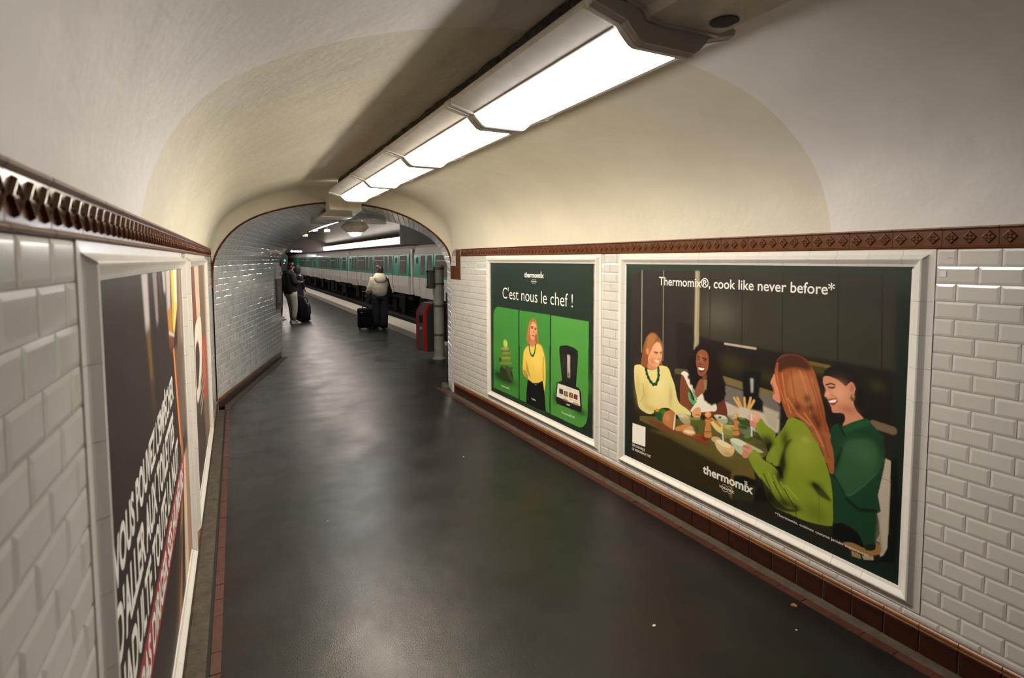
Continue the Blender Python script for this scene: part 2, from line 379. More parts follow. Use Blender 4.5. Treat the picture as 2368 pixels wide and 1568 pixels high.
# skirting -----------------------------------------------------------
def skirting_run(name, label, P, A, N, s0, s1, sv, off=0.03):
    mb = MB(); mb.loft([[P(s, 0, -0.004), P(s, 0, 0.001), P(s, ZS, 0.001), P(s, ZS, -0.004)] for s in (s0, s1)], True)
    b = structure(mb.obj(name, M['grout_light']), label, 'skirting'); hm = 0.113
    base = tile_mesh(TL-0.003, hm-0.002, M['base'], bev=0.003, e=0.004, t=0.008)
    L = TL-0.003
    t = MB(); prof = [(-.017,-.004),(-.017,.008),(-.013,.0105),(-.009,.008),(-.006,.006),(-.002,.012),(.005,.014),(.011,.011),(.0165,.006),(.0165,-.004)]
    t.loft([[(x, p, n) for p, n in prof] for x in (-L/2, L/2)][::-1], True); honey = mesh('skirting_bead', t.v, t.f, M['honey'])
    s = math.floor((s0-off)/TL)*TL + off; st = MB(); st2 = MB()
    while s < s1-0.03:
        c = s+TL/2
        if s >= s0-0.001 and s+TL <= s1+0.03:
            if c > sv:
                put_tile('tile', base, b, P(c, hm/2, 0.001), A, UP, N, 0.004); put_tile('bead', honey, b, P(c, hm+0.017, 0.001), A, UP, N, 0.002)
            else:
                fm = frame_m(P(c, hm/2, 0.001), A, UP, N); st.add([fm @ v.co for v in base.vertices], [tuple(p.vertices) for p in base.polygons])
                fm = frame_m(P(c, hm+0.017, 0.001), A, UP, N); st.add([fm @ v.co for v in honey.vertices], [tuple(p.vertices) for p in honey.polygons])
        s += TL
    if st.v: st.obj('tile_run', M['base'], b, kind='stuff')
skirting_run('baseboard_right', 'dark brown glazed skirting with honey bead under the right wall', rp, RA, RN, YB, END_R, 0.75)
skirting_run('baseboard_left', 'dark brown glazed skirting with honey bead under the left wall', lp, LT, LN, YB, END_L, 0.75)

# moulded white poster frames -----------------------------------------
PROF = [(0.0, -0.003), (0.0, 0.0068), (0.026, 0.0085), (0.030, 0.012), (0.044, 0.029), (0.050, 0.031), (0.056, 0.029), (0.078, 0.0125), (0.092, 0.0085), (0.094, -0.003)]
TN = [10]
def poster_frame(label, P, s0, s1, flip):
    loc = P((s0+s1)/2, FZ0, 0); TN[0] += 1; t = structure(thing('trim_%d' % TN[0], label, 'frame', loc))
    def piece(p0, p1, din, fw, m0, m1):
        """p0->p1 outer edge line, din inward direction; m0/m1 mitre factors"""
        d = (p1-p0).normalized(); r0 = []; r1 = []
        for w, n in PROF:
            w2 = w*fw/0.094
            r0.append(p0 + din*w2 + d*(w2 if m0 else 0.0006) + NN*n); r1.append(p1 + din*w2 - d*(w2 if m1 else 0.0006) + NN*n)
        mb = MB(); mb.loft([r0, r1], True); bm_obj = mb.obj('tile', M['frame'], t); fixn(bm_obj)
    A_ = P(1, 0, 0)-P(0, 0, 0); A_.normalize(); NN = P(0, 0, 1)-P(0, 0, 0)
    def run(p0, p1, din, fw, off):
        L = (p1-p0).length; d = (p1-p0)/L; cuts = [0.0]; s = off
        while s < L-fw-0.02:
            if s > fw+0.02: cuts.append(s)
            s += TL
        cuts.append(L)
        for k in range(len(cuts)-1): piece(p0+d*cuts[k], p0+d*cuts[k+1], din, fw, k == 0, k == len(cuts)-2)
    run(P(s0, FZ1, 0), P(s1, FZ1, 0), -UP, 0.082, 0.13); run(P(s0, FZ0, 0), P(s1, FZ0, 0), UP, 0.088, 0.10)
    run(P(s0, FZ0, 0), P(s0, FZ1, 0), A_, 0.094, 0.07); run(P(s1, FZ0, 0), P(s1, FZ1, 0), -A_, 0.094, 0.07)
    return t
def fixn(o):
    bm = bmesh.new(); bm.from_mesh(o.data); bmesh.ops.recalc_face_normals(bm, faces=bm.faces); bm.to_mesh(o.data); bm.free()
poster_frame('white moulded tile frame around the large dinner scene poster', rp, *FR[0], False)
poster_frame('white moulded tile frame around the bright green three panel poster', rp, *FR[1], False)
poster_frame('white moulded tile frame around the dark poster on left wall', lp, *FR[0], True)
poster_frame('white moulded tile frame of the narrow looking far left poster', lp, *FR[1], True)

# ---------------------------------------------------------------- vault
VP = [(0,1.957),(.004,2.03),(.012,2.11),(.024,2.20),(.042,2.29),(.072,2.39),(.105,2.455),(.14,2.512),(.21,2.60),(.26,2.645),(.314,2.685),(.4,2.725),(.5,2.74),(.6,2.73),(.69,2.702),(.75,2.665),(.80,2.62),(.85,2.555),(.895,2.465),(.93,2.38),(.958,2.29),(.976,2.20),(.988,2.11),(.996,2.03),(1,1.957)]
AO = [(-.05,1.76),(-.025,1.865),(.035,1.985),(.115,2.108),(.235,2.232),(.397,2.334),(.556,2.398),(.757,2.456),(1.003,2.507),(1.254,2.537),(1.45,2.54),(1.65,2.524),(1.96,2.475),(2.20,2.394),(2.365,2.314),(2.53,2.204),(2.655,2.09),(2.745,1.985),(2.79,1.875),(2.80,1.76)]
def resample(pts, n):
    p = np.array(pts, float); d = np.r_[0, np.cumsum(np.hypot(*np.diff(p, axis=0).T))]; t = np.linspace(0, d[-1], n)
    # catmull-like smoothing through dense linear interpolation and a light blur
    q = np.c_[np.interp(t, d, p[:, 0]), np.interp(t, d, p[:, 1])]
    for _ in range(2): q[1:-1] = 0.25*q[:-2]+0.5*q[1:-1]+0.25*q[2:]
    return q
NV = 65
def vault():
    vp = resample([(u*3, z) for u, z in VP], NV); vp[:, 0] /= 3
    rows = list(np.linspace(YB, 2.075, 16)) + list(np.linspace(2.3, 7.3, 14))
    pk = 15; vs = []; fs = []; idx = []
    for Y in rows:
        k = 0.1227 if Y <= 2.075 else 0.1227 + (0.17-0.1227)*(Y-2.075)/(7.2-2.075)
        for u, z in vp:
            y = Y
            for _ in range(3): x = xl(y) + u*(DR-xl(y)); y = Y - k*x
            if Y < -2.5: y = Y
            vs.append((x, y, z))
    nr = len(vs)//NV
    for r in range(nr-1):
        for j in range(NV-1): fs.append((r*NV+j, r*NV+j+1, (r+1)*NV+j+1, (r+1)*NV+j)); idx.append(0 if r < pk else 1)
    # plaster face of the arch, meeting the vault in a soft crease
    ao = resample(AO, NV); ends = vs[-NV:]; av = []; af = []
    for k, f_ in enumerate((0.0, 0.05, 0.12, 0.5, 1.0)):
        for j in range(NV):
            e = Vector(ends[j]); a = Vector((ao[j][0], 7.45-0.17*ao[j][0], ao[j][1])); q = e.lerp(a, f_); q.y = e.y + (a.y-e.y)*(0.0, 0.30, 0.55, 0.85, 1.0)[k]; av.append(tuple(q))
    for r in range(4):
        for j in range(NV-1): af.append((r*NV+j, r*NV+j+1, (r+1)*NV+j+1, (r+1)*NV+j))
    fo = bpy.data.objects.new('wall_arch', mesh('wall_arch', av, af, M['plaster_b'], smooth=True)); link(fo); structure(fo, 'cream plaster face around the arch opening', 'wall')
    o = bpy.data.objects.new('ceiling', mesh('ceiling', vs, fs, [M['plaster_a'], M['plaster_b']], idx, True)); link(o)
    structure(o, 'plastered barrel vault, greyish white near and cream beyond', 'ceiling')
vault()

# brown edge of the arch and the frieze returns --------------------------
def arch_trim():
    ao = resample([(-.052,1.50)]+AO+[(2.803,1.56)], 45); pts = [Vector((x, 7.45-0.17*x-0.006, z)) for x, z in ao]
    tr = bpy.data.objects.new('trim_5', None); link(tr); structure(tr, 'thin brown glazed edging around the arch opening', 'edging')
    c = Vector((1.4, 7.2, 1.6))
    for k in range(len(pts)-1):
        mb = MB(); r = []
        for p in (pts[k], pts[k+1].lerp(pts[k], 0.02)):
            o = (p-c); o.y = 0; o.normalize(); r.append([p-o*0.004+Vector((0, .012, 0)), p-o*0.004-Vector((0, .004, 0)), p+o*0.008-Vector((0, .010, 0)), p+o*0.018-Vector((0, .004, 0)), p+o*0.018+Vector((0, .012, 0))])
        mb.loft(r, True); fixn(mb.obj('edge_tile', M['brown'], tr))
    # short vertical return of the frieze at the right end
    rt = bpy.data.objects.new('trim_6', None); rt.location = (DR, 6.75, 1.5); link(rt); structure(rt, 'short brown tile drop ending the right frieze beside the arch', 'trim')
    for z0, z1 in ((1.72, ZT-0.004), (1.56, 1.718)):
        mb = MB(); a, b = 6.785, 6.635; mb.add([rp(a, z0, 0.001), rp(b if z0 > 1.7 else b, z0, 0.001), rp(b, z1, 0.001), rp(a, z1, 0.001), rp(a, z0, 0.010), rp(b, z0, 0.010), rp(b, z1, 0.010), rp(a, z1, 0.010)], [(4,5,6,7),(0,1,5,4),(1,2,6,5),(2,3,7,6),(3,0,4,7)]); mb.obj('edge_tile', M['brown'], rt)
    mb = MB(); mb.add([rp(6.785, 1.56, .001), rp(6.98, 1.56, .001), rp(6.98, 1.74, .001), rp(6.80, 1.74, .001), rp(6.785, 1.56, .009), rp(6.98, 1.56, .009), rp(6.98, 1.74, .009), rp(6.80, 1.74, .009)], [(7,6,5,4),(4,5,1,0),(5,6,2,1),(6,7,3,2),(7,4,0,3)]); mb.obj('edge_tile', M['brown'], rt)
    lt = MB(); lt.add([lp(7.32, 1.50, .001), lp(7.42, 1.50, .001), lp(7.42, 1.86, .001), lp(7.36, 1.86, .001), lp(7.32, 1.50, .010), lp(7.42, 1.50, .010), lp(7.42, 1.86, .010), lp(7.36, 1.86, .010)], [(4,5,6,7),(0,1,5,4),(1,2,6,5),(2,3,7,6),(3,0,4,7)]); lt.obj('edge_tile', M['brown'], rt)
arch_trim()

# ---------------------------------------------------------------- tiled passage through the arch
BO = [(1.02,1.785),(1.075,1.945),(1.145,2.062),(1.217,2.142),(1.349,2.262),(1.464,2.337),(1.60,2.40),(1.724,2.442),(1.90,2.474),(2.05,2.48),(2.20,2.462),(2.325,2.428),(2.469,2.362),(2.604,2.274),(2.759,2.119),(2.839,1.945),(2.875,1.785)]
def passage():
    la = [(-.05, z) for z in np.linspace(ZS, 1.74, 22)]; lb = [(1.02, z) for z in np.linspace(ZS, 1.765, 22)]
    ra = [(2.80, z) for z in np.linspace(1.74, 0.0, 22)]; rb = [(2.885, z) for z in np.linspace(1.765, 0.0, 22)]
    na = 48
    A = np.array(la+[tuple(q) for q in resample(AO, na)]+ra); B = np.array(lb+[tuple(q) for q in resample(BO, na)]+rb)
    A3 = [Vector((x, 7.45-0.17*x, z)) for x, z in A]; B3 = [Vector((x, 13.1-2.0*x, z)) for x, z in B]
    def S(i, d):
        k = min(int(i), len(A3)-2); f = i-k
        return A3[k].lerp(A3[k+1], f).lerp(B3[k].lerp(B3[k+1], f), d)
    mb = MB(); nd = 6
    mb.loft([[S(i, d) for i in range(len(A3))] for d in np.linspace(0, 1, nd)], False, closed=False)
    # masonry behind the loft: fronts below the springing
    w = structure(mb.obj('wall_passage', M['grout_light'], None), 'slanting tiled passage wall and vault beyond the arch', 'wall')
    # rows every 76.5 mm of girth
    g = [0.0]
    for k in range(len(A3)-1): g.append(g[-1] + (A3[k+1]-A3[k]).length)
    g = np.array(g); tiles = []
    r = 0; s = 0.0
    c_in = Vector((1.6, 8.6, 1.2))
    while s + TR < g[-1]:
        i0, i1 = np.interp(s+0.001, g, range(len(g))), np.interp(s+TR-0.001, g, range(len(g)))
        L = (S((i0+i1)/2, 1)-S((i0+i1)/2, 0)).length; n = max(1, int(L/TL)); off = 0.5 if r % 2 else 0.0
        cuts = [0.0] + [(k+off)/(n+off) for k in range(0 if off else 1, n+1)]
        cuts = sorted(set([c for c in cuts if 0 <= c <= 1]+[1.0]))
        for a, b in zip(cuts[:-1], cuts[1:]):
            if (b-a)*L < 0.03: continue
            e = 0.001/L; q = [S(i0, a+e), S(i0, b-e), S(i1, b-e), S(i1, a+e)]
            c = sum(q, Vector())/4; nrm = (q[1]-q[0]).cross(q[3]-q[0]).normalized()
            if nrm.dot(c_in-c) < 0: nrm = -nrm
            tilt = [random.uniform(-0.0009, 0.0009) for _ in range(4)]
            v = [p - nrm*0.003 for p in q] + [p + nrm*0.0025 for p in q]
            bv = 0.010
            for p, t in zip(q, tilt):
                u = (c-p); u.normalize(); v.append(p + u*bv*1.3 + nrm*(0.0054+t))
            f = [(0,1,5,4),(1,2,6,5),(2,3,7,6),(3,0,4,7),(4,5,9,8),(5,6,10,9),(6,7,11,10),(7,4,8,11),(8,9,10,11)]
            if (q[1]-q[0]).cross(q[3]-q[0]).dot(nrm) < 0: f = [tuple(reversed(x)) for x in f]
            tiles.append(((c-Vector((0, 0, 1.8))).length + (0 if s < 1.62 else 6), v, f))
        s += TR; r += 1
    tiles.sort(key=lambda t: t[0])
    for d, v, f in tiles[:300]:
        link(bpy.data.objects.new('tile', mesh('tile', v, f, M['tile_grey'])), w)
    st = MB()
    for d, v, f in tiles[300:]: st.add(v, f)
    st.obj('tile_field', M['tile_grey'], w, kind='stuff')
    # skirting of the slanting wall
    a, b = Vector((-.05, 7.4585, 0)), Vector((1.02, 11.06, 0)); L = (b-a).length; d = (b-a)/L; n = d.cross(UP)
    skirting_run('baseboard_passage', 'dark brown glazed skirting along the slanting passage wall', lambda s, z, k=0: a+d*s+UP*z+n*k, d, UP.cross(d)*-1, 0.0, L, -1, 0.0)
    g = MB(); g.loft([[a+d*s+n*0.0, a+d*s+UP*0.006, a+d*s+UP*0.006+n*0.09, a+d*s+n*0.09] for s in (0.02, L)], True); structure(g.obj('trim_7', M['concrete']), 'grey concrete gutter along the slanting passage wall', 'gutter')
    # backing so that no light leaks round the loft
    k = MB(); k.add([(-.06, 7.47, 0), (-.06, 7.47, 3), (1.0, 11.08, 3), (1.0, 11.08, 0)], [(0,1,2,3)]); k.add([(2.82, 6.99, 0), (2.96, 7.33, 0), (2.96, 7.33, 3), (2.82, 6.99, 3)], [(0,1,2,3)])
    k.obj('backing', M['darkwall'], w)
passage()
ART_DINNER=[('p',(38,33,30),0.0,0,1,[44,1394,80,1444,175,1466,1160,1474,1917,1468,1930,1022,1937,726,64,198]),
('p',(30,26,20),0.0,0,1,[46,467,1933,836,1928,579,1935,324,1929,187,1911,128,1867,67,1814,44,1203,16,881,14,67,8]),
('p',(50,50,38),9.2,0,0.75,[725,1466,1916,1467,1930,1019,1679,1014,1350,1020,843,1023,732,1037]),
('p',(36,32,29),69.0,0,0.8,[725,1466,1916,1467,1919,1345,729,1302]),
('b',(95,90,80),0,140,0.55,[896,1194,100]),
('l',(20,20,16),2.3,4.6,1,[820,1468,825,1020]),
('l',(20,20,16),2.3,4.6,1,[1065,1470,1072,1019]),
('l',(20,20,16),2.3,4.6,1,[1335,1470,1344,1019]),
('l',(20,20,16),2.3,4.6,1,[1648,1469,1660,1015]),
('l',(20,20,16),2.3,4.6,1,[1859,1469,1873,1017]),
('p',(22,17,15),5.8,0,0.9,[736,1037,843,1023,1350,1020,1930,1019,1938,730,749,523]),
('p',(26,22,20),3.4,0,0.8,[529,1112,685,1113,692,801,537,773]),
('l',(140,132,108),0.0,6.9,1,[175,1465,179,850]),
('l',(125,118,95),0.0,5.8,1,[398,1466,405,822]),
('p',(158,148,118),2.3,0,1,[694,1469,730,1469,733,999,726,950,691,941,696,994]),
('l',(120,110,85),0.0,3.4,1,[718,1466,721,959]),
('l',(175,155,140),1.1,10.3,1,[947,1017,1170,1018]),
('b',(60,62,22),0,93,0.5,[1003,901,54]),
('b',(60,62,22),0,64,0.5,[1254,868,34]),
('b',(60,62,22),0,38,0.5,[1854,932,28]),
('l',(115,100,40),3.4,13.8,1,[1470,989,1617,985]),
('b',(75,70,20),0,69,0.7,[1560,964,31]),
('l',(85,75,50),3.4,27.6,1,[537,768,674,783]),
('l',(110,98,60),3.4,34.5,1,[946,787,1295,763]),
('l',(115,95,75),3.4,29.9,1,[1842,742,1931,735]),
('p',(105,98,92),3.4,0,1,[952,756,1081,747,1295,751,1342,712,1344,638,1223,650,1063,637,955,656]),
('p',(185,175,155),3.4,0,1,[955,652,1068,634,1184,649,1339,637,1338,557,1188,520,1045,534,957,575]),
('p',(170,160,140),3.0,0,1,[1222,688,1338,674,1319,570,1263,588]),
('p',(14,13,14),2.3,0,1,[1077,865,1216,890,1201,738,1231,711,1230,651,1144,648,1095,688]),
('p',(165,165,160),2.3,0,1,[1139,833,1161,835,1161,755,1148,746]),
('p',(118,64,40),1.2,1,1,[580,735,607,767,651,684,688,610,712,584,678,535,649,515,588,532,574,599]),
('p',(215,208,192),1.2,1,1,[580,758,607,781,649,771,685,737,693,670,745,672,801,675,824,615,872,639,890,574,771,535,673,516,712,584,687,647,651,684,608,745]),
('p',(100,50,32),1.2,1,1,[899,641,930,661,961,642,974,560,880,532,788,518,765,530,842,558,895,575]),
('p',(20,14,13),2.4,1,1,[692,936,709,965,748,984,809,992,864,969,897,923,915,845,947,787,957,722,945,660,899,623,846,607,796,622,756,684,674,703,649,775,636,818,664,877]),
('p',(135,76,50),1.2,1,1,[721,922,749,948,788,952,816,923,821,859,803,808,770,777,736,782,724,820,714,859,716,895]),
('b',(175,105,70),0,25,0.6,[759,893,27]),
('l',(35,18,14),1.2,6.0,1,[727,905,745,899]),
('l',(35,18,14),1.2,6.0,1,[767,898,803,897]),
('p',(40,22,18),1.8,1,1,[746,886,744,883,740,880,734,879,727,878,723,880,721,882,723,885,727,888,734,889,740,890,744,888]),
('p',(40,22,18),1.8,1,1,[801,888,799,885,794,883,787,881,780,880,775,881,773,884,774,887,780,889,787,891,794,892,799,891]),
('b',(85,42,28),0,17,0.7,[751,854,11]),
('p',(95,35,28),1.2,1,1,[732,835,763,838,791,836,783,813,758,800,738,809]),
('p',(235,228,218),0.6,1,1,[736,830,763,831,787,831,772,817,741,816]),
('p',(112,62,42),1.8,1,1,[770,775,803,799,804,760,776,754]),
('p',(135,78,55),1.2,1,1,[705,646,721,699,743,743,765,757,799,745,802,715,790,673,762,654,729,624]),
('l',(70,160,105),0.6,15.6,1,[658,636,665,601,695,580,715,594]),
('l',(95,165,120),0.6,13.2,1,[696,671,699,636,723,614]),
('p',(150,140,95),1.2,0,0.55,[782,755,812,761,808,695,792,691]),
('p',(20,14,13),3.0,1,1,[671,752,669,745,663,739,656,735,648,736,642,740,640,746,642,753,647,759,655,763,663,762,669,758]),
('p',(20,14,13),3.0,1,1,[692,715,690,708,685,702,677,699,670,699,664,703,662,709,664,716,669,723,677,726,684,726,690,722]),
('p',(20,14,13),3.0,1,1,[816,635,814,628,809,622,802,618,795,619,789,622,787,628,789,635,794,641,801,645,809,645,814,641]),
('p',(20,14,13),3.0,1,1,[844,624,842,617,837,611,830,607,823,607,817,611,815,617,817,624,822,630,829,633,836,633,842,630]),
('p',(20,14,13),3.0,1,1,[961,765,959,758,955,753,948,750,941,750,936,754,934,759,936,766,941,772,947,775,954,774,959,771]),
('p',(20,14,13),3.0,1,1,[965,702,964,696,959,690,952,687,946,687,941,691,939,697,940,703,945,709,952,712,958,712,963,708]),
('p',(20,14,13),3.0,1,1,[938,662,936,656,932,650,925,647,918,647,913,650,911,656,913,663,918,669,924,672,931,672,936,668]),
('p',(20,14,13),3.0,1,1,[865,616,864,609,859,603,852,599,845,599,840,603,837,609,839,616,844,622,851,625,858,625,863,622]),
('p',(128,78,40),1.2,1,1,[173,769,186,831,193,883,220,951,255,993,297,1010,345,996,380,967,394,930,396,806,403,802,390,776,357,765,274,766,239,740,195,732,169,743]),
('p',(178,120,66),6.0,1,0.6,[255,985,304,1006,339,991,312,944,292,882,258,842,222,857,235,933]),
('p',(215,152,112),1.2,1,1,[279,870,306,918,339,947,373,942,393,906,395,863,389,824,370,792,350,762,316,753,281,762,256,783,251,822]),
('p',(196,130,96),1.8,1,1,[256,783,281,762,350,762,350,750,288,734,246,741]),
('b',(240,180,140),0,33,0.6,[354,906,34]),
('b',(165,95,65),0,35,0.5,[294,799,30]),
('l',(85,52,30),1.2,5.4,1,[313,870,355,873]),
('l',(85,52,30),1.2,4.8,1,[375,875,395,883]),
('p',(70,45,35),1.8,1,1,[352,866,350,864,344,861,336,860,327,859,321,860,319,862,321,864,327,867,336,868,344,869,350,868]),
('p',(70,45,35),1.8,1,1,[394,871,393,869,390,867,385,866,380,866,377,867,376,869,377,871,380,873,385,874,390,874,393,873]),
('b',(170,100,70),0,12,0.8,[369,826,7]),
('p',(140,60,50),1.2,1,1,[315,809,342,809,369,809,359,797,336,796]),
('p',(240,230,215),0.6,1,1,[318,809,366,808,356,799,335,800]),
('p',(200,135,95),1.8,1,1,[259,867,257,856,252,847,245,843,238,845,233,852,231,863,232,875,237,884,244,888,252,886,257,878]),
('p',(212,198,132),1.2,1,1,[99,715,114,739,166,751,217,736,288,731,350,754,370,777,423,786,463,774,489,727,523,667,550,579,581,545,631,529,673,511,673,489,620,484,559,460,520,474,469,489,403,474,336,433,287,401,223,400,156,424,133,501,105,598]),
('b',(180,160,95),0,50,0.6,[214,519,81]),
('b',(178,158,92),0,30,0.5,[139,579,102]),
('b',(170,150,88),0,19,0.6,[486,579,66]),
('b',(228,214,150),0,53,0.45,[373,647,68]),
('b',(170,150,90),0,83,0.5,[280,444,25]),
('l',(150,130,75),2.4,4.8,0.7,[171,469,214,529,197,612]),
('l',(24,72,44),0.6,15.6,1,[228,733,243,691,276,647,311,629,339,640,362,688,360,761]),
('p',(16,60,38),0.6,1,1,[246,726,244,720,239,715,232,712,225,712,219,715,217,721,219,727,224,733,231,736,239,735,244,732]),
('p',(16,60,38),0.6,1,1,[255,698,253,692,248,686,241,683,234,684,228,687,226,693,228,699,233,704,241,707,248,707,253,704]),
('p',(16,60,38),0.6,1,1,[272,671,270,665,265,660,258,657,251,657,245,660,243,666,245,672,250,678,257,680,265,680,270,677]),
('p',(16,60,38),0.6,1,1,[297,646,295,640,290,635,283,632,276,632,271,635,269,641,271,647,276,653,283,655,290,655,295,652]),
('p',(16,60,38),0.6,1,1,[325,630,323,624,318,618,311,615,304,615,299,619,297,624,299,630,304,636,311,639,318,639,323,635]),
('p',(16,60,38),0.6,1,1,[352,639,351,633,346,627,339,624,332,624,327,628,325,633,327,639,332,645,338,648,345,648,350,644]),
('p',(16,60,38),0.6,1,1,[371,676,369,669,364,664,357,661,351,661,345,665,344,670,345,676,350,682,357,685,364,684,369,681]),
('p',(16,60,38),0.6,1,1,[379,711,378,705,373,700,366,697,359,697,354,701,352,706,354,712,359,717,366,720,372,720,377,717]),
('p',(16,60,38),0.6,1,1,[375,744,373,738,368,733,361,730,355,730,350,734,348,739,349,746,354,751,361,753,368,753,373,750]),
('p',(92,82,38),1.1,0,1,[166,357,331,394,458,417,633,448,860,507,1065,540,1160,524,1252,483,1276,411,1166,315,1176,290,1024,225,845,256,576,278,380,308,167,321]),
('p',(42,34,17),3.3,0,1,[167,321,380,313,500,294,845,252,1019,223,1021,143,1024,46,873,31,643,23,352,13,127,20,122,320]),
('p',(84,72,32),7.7,0,0.8,[269,278,460,321,637,305,844,278,1034,245,1019,219,845,239,638,259,461,278]),
('p',(98,82,38),2.2,0,1,[1019,223,1101,269,1167,299,1181,284,1192,234,1169,218,1103,223,1045,203,1036,145,1029,44,1009,49]),
('p',(14,12,9),3.3,0,1,[1035,199,1122,226,1187,225,1207,195,1036,149]),
('p',(40,42,24),2.2,0,1,[1051,150,1202,194,1190,148,1182,92,1039,44]),
('p',(12,12,12),2.8,0,1,[1211,193,1341,257,1345,154,1182,89,1194,154]),
('p',(30,78,34),0.6,1,1,[326,442,444,461,445,433,419,387,372,375,344,402]),
('p',(40,110,40),1.1,1,1,[444,461,439,452,426,442,408,435,390,433,376,436,371,443,376,453,389,463,407,469,426,471,439,468]),
('p',(220,130,70),1.1,1,1,[373,451,370,444,363,438,354,434,344,433,337,436,334,442,337,448,344,455,353,459,363,459,370,457]),
('p',(150,150,118),1.1,1,1,[556,465,596,480,674,486,675,436,622,417,585,431]),
('p',(190,190,165),1.7,1,1,[656,472,648,464,630,457,605,453,582,452,565,456,560,462,569,470,588,477,612,482,635,482,651,478]),
('p',(200,160,80),1.7,1,1,[663,469,659,464,648,458,633,453,618,450,607,450,603,454,607,460,618,466,633,471,648,473,659,473]),
('p',(165,105,58),1.1,1,1,[409,389,425,437,463,471,508,482,531,459,529,397,518,351,472,353,426,365]),
('b',(200,140,85),0,32,0.7,[458,417,34]),
('p',(215,200,170),0.6,1,1,[528,454,538,456,530,364,514,348]),
('l',(105,58,32),1.1,25.3,1,[290,343,380,343,460,335]),
('p',(112,62,36),1.1,1,1,[393,341,460,345,695,341,832,345,843,327,810,321,636,328,434,323]),
('p',(170,120,90),1.7,0,0.6,[549,383,635,384,798,375,826,352,707,349,549,355]),
('p',(190,125,72),1.1,1,1,[536,366,634,420,676,427,658,399,562,349]),
('p',(205,150,98),1.1,1,1,[605,366,676,418,723,412,726,386,695,355,624,348]),
('p',(222,205,175),1.7,1,1,[714,382,707,375,690,368,666,362,643,360,626,362,621,367,628,374,646,381,670,386,693,388,709,387]),
('p',(135,45,24),2.2,1,1,[689,357,753,376,809,392,831,363,804,346,742,350]),
('p',(110,40,22),1.7,1,1,[834,381,831,369,822,358,809,352,797,351,788,357,784,367,787,379,796,389,808,396,821,397,830,391]),
('p',(78,88,38),1.1,0,0.9,[672,476,767,496,764,392,724,376,694,418,676,427]),
('p',(120,128,58),1.7,1,1,[764,491,758,484,742,475,719,468,695,463,678,463,672,467,678,474,695,483,718,490,741,495,758,495]),
('b',(45,60,20),0,23,0.7,[729,410,27]),
('p',(205,150,100),1.1,1,1,[691,522,720,552,754,564,766,540,761,504,738,489,692,490]),
('l',(120,70,50),1.1,4.4,1,[721,507,755,511]),
('p',(200,190,120),1.7,1,1,[850,496,956,502,1041,512,1028,454,937,437,878,455]),
('p',(215,185,110),2.8,1,1,[949,489,940,480,921,473,898,470,876,472,861,478,858,487,867,497,886,503,909,506,931,504,945,498]),
('l',(190,120,60),1.1,13.2,1,[855,514,925,485]),
('p',(150,165,135),1.1,1,1,[873,541,912,555,975,554,976,516,924,502,887,523]),
('p',(195,195,165),1.7,1,1,[974,548,967,541,949,535,926,532,903,531,887,534,882,540,890,547,908,553,931,557,953,557,969,554]),
('p',(110,55,35),1.1,1,1,[934,542,932,539,927,535,921,532,914,532,910,533,908,536,909,540,914,543,921,546,927,547,932,545]),
('p',(115,115,50),1.1,0,0.85,[943,499,1036,507,1028,438,968,416,947,431]),
('b',(185,185,110),0,35,0.7,[981,492,13]),
('p',(205,145,85),0.6,1,1,[850,539,847,529,838,519,825,513,812,512,802,517,798,526,801,537,811,547,824,553,837,554,847,549]),
('p',(185,122,66),0.6,1,1,[802,501,848,513,845,477,854,431,855,392,801,376,798,415,807,466]),
('l',(120,72,36),1.1,4.4,1,[802,498,848,510]),
('l',(120,72,36),1.1,4.4,1,[800,411,854,427]),
('b',(230,180,120),0,7,0.8,[818,536,9]),
('p',(205,145,85),0.6,1,1,[1064,585,1061,576,1054,568,1044,563,1034,563,1027,567,1024,574,1026,583,1034,591,1044,596,1054,596,1061,592]),
('p',(185,122,66),0.6,1,1,[1027,554,1062,563,1060,534,1067,497,1068,466,1026,454,1025,486,1031,526]),
('l',(120,72,36),1.1,4.4,1,[1027,552,1062,561]),
('l',(120,72,36),1.1,4.4,1,[1026,482,1067,494]),
('b',(230,180,120),0,7,0.8,[1038,581,8]),
('p',(120,130,90),1.1,0,0.5,[979,572,1024,579,1021,520,986,514]),
('p',(58,72,30),1.1,1,1,[1054,574,1135,579,1155,543,1094,531,1060,551]),
('p',(105,130,50),1.1,1,1,[1119,585,1115,579,1106,573,1093,569,1080,567,1070,567,1066,571,1070,576,1079,582,1092,587,1105,589,1115,588]),
('p',(100,110,80),1.7,1,1,[1055,529,1155,535,1156,491,1095,482]),
('p',(50,75,28),2.2,1,1,[1136,528,1130,521,1115,515,1096,511,1078,511,1065,514,1061,520,1068,527,1082,533,1101,537,1120,537,1132,533]),
('p',(70,75,40),1.7,1,1,[1169,468,1161,458,1141,449,1115,445,1090,446,1073,451,1069,461,1078,471,1098,479,1124,483,1149,482,1165,477]),
('p',(95,125,40),1.7,1,1,[1154,482,1151,475,1142,468,1129,463,1116,461,1107,462,1103,467,1106,475,1116,482,1128,487,1141,489,1151,487]),
('p',(60,60,35),1.7,1,1,[1237,489,1230,482,1217,478,1199,476,1182,477,1170,481,1167,488,1174,494,1188,499,1206,501,1223,499,1234,495]),
('p',(75,75,40),1.7,1,1,[1256,447,1249,440,1236,435,1218,433,1201,434,1190,439,1187,445,1194,451,1208,456,1225,458,1242,457,1253,453]),
('p',(185,160,130),1.1,1,1,[936,388,927,377,910,369,889,365,870,367,857,374,855,384,864,395,881,403,902,407,922,405,934,398]),
('p',(205,180,128),1.1,1,1,[885,374,927,391,984,391,1035,376,1031,337,1002,309,956,301,913,322,891,346]),
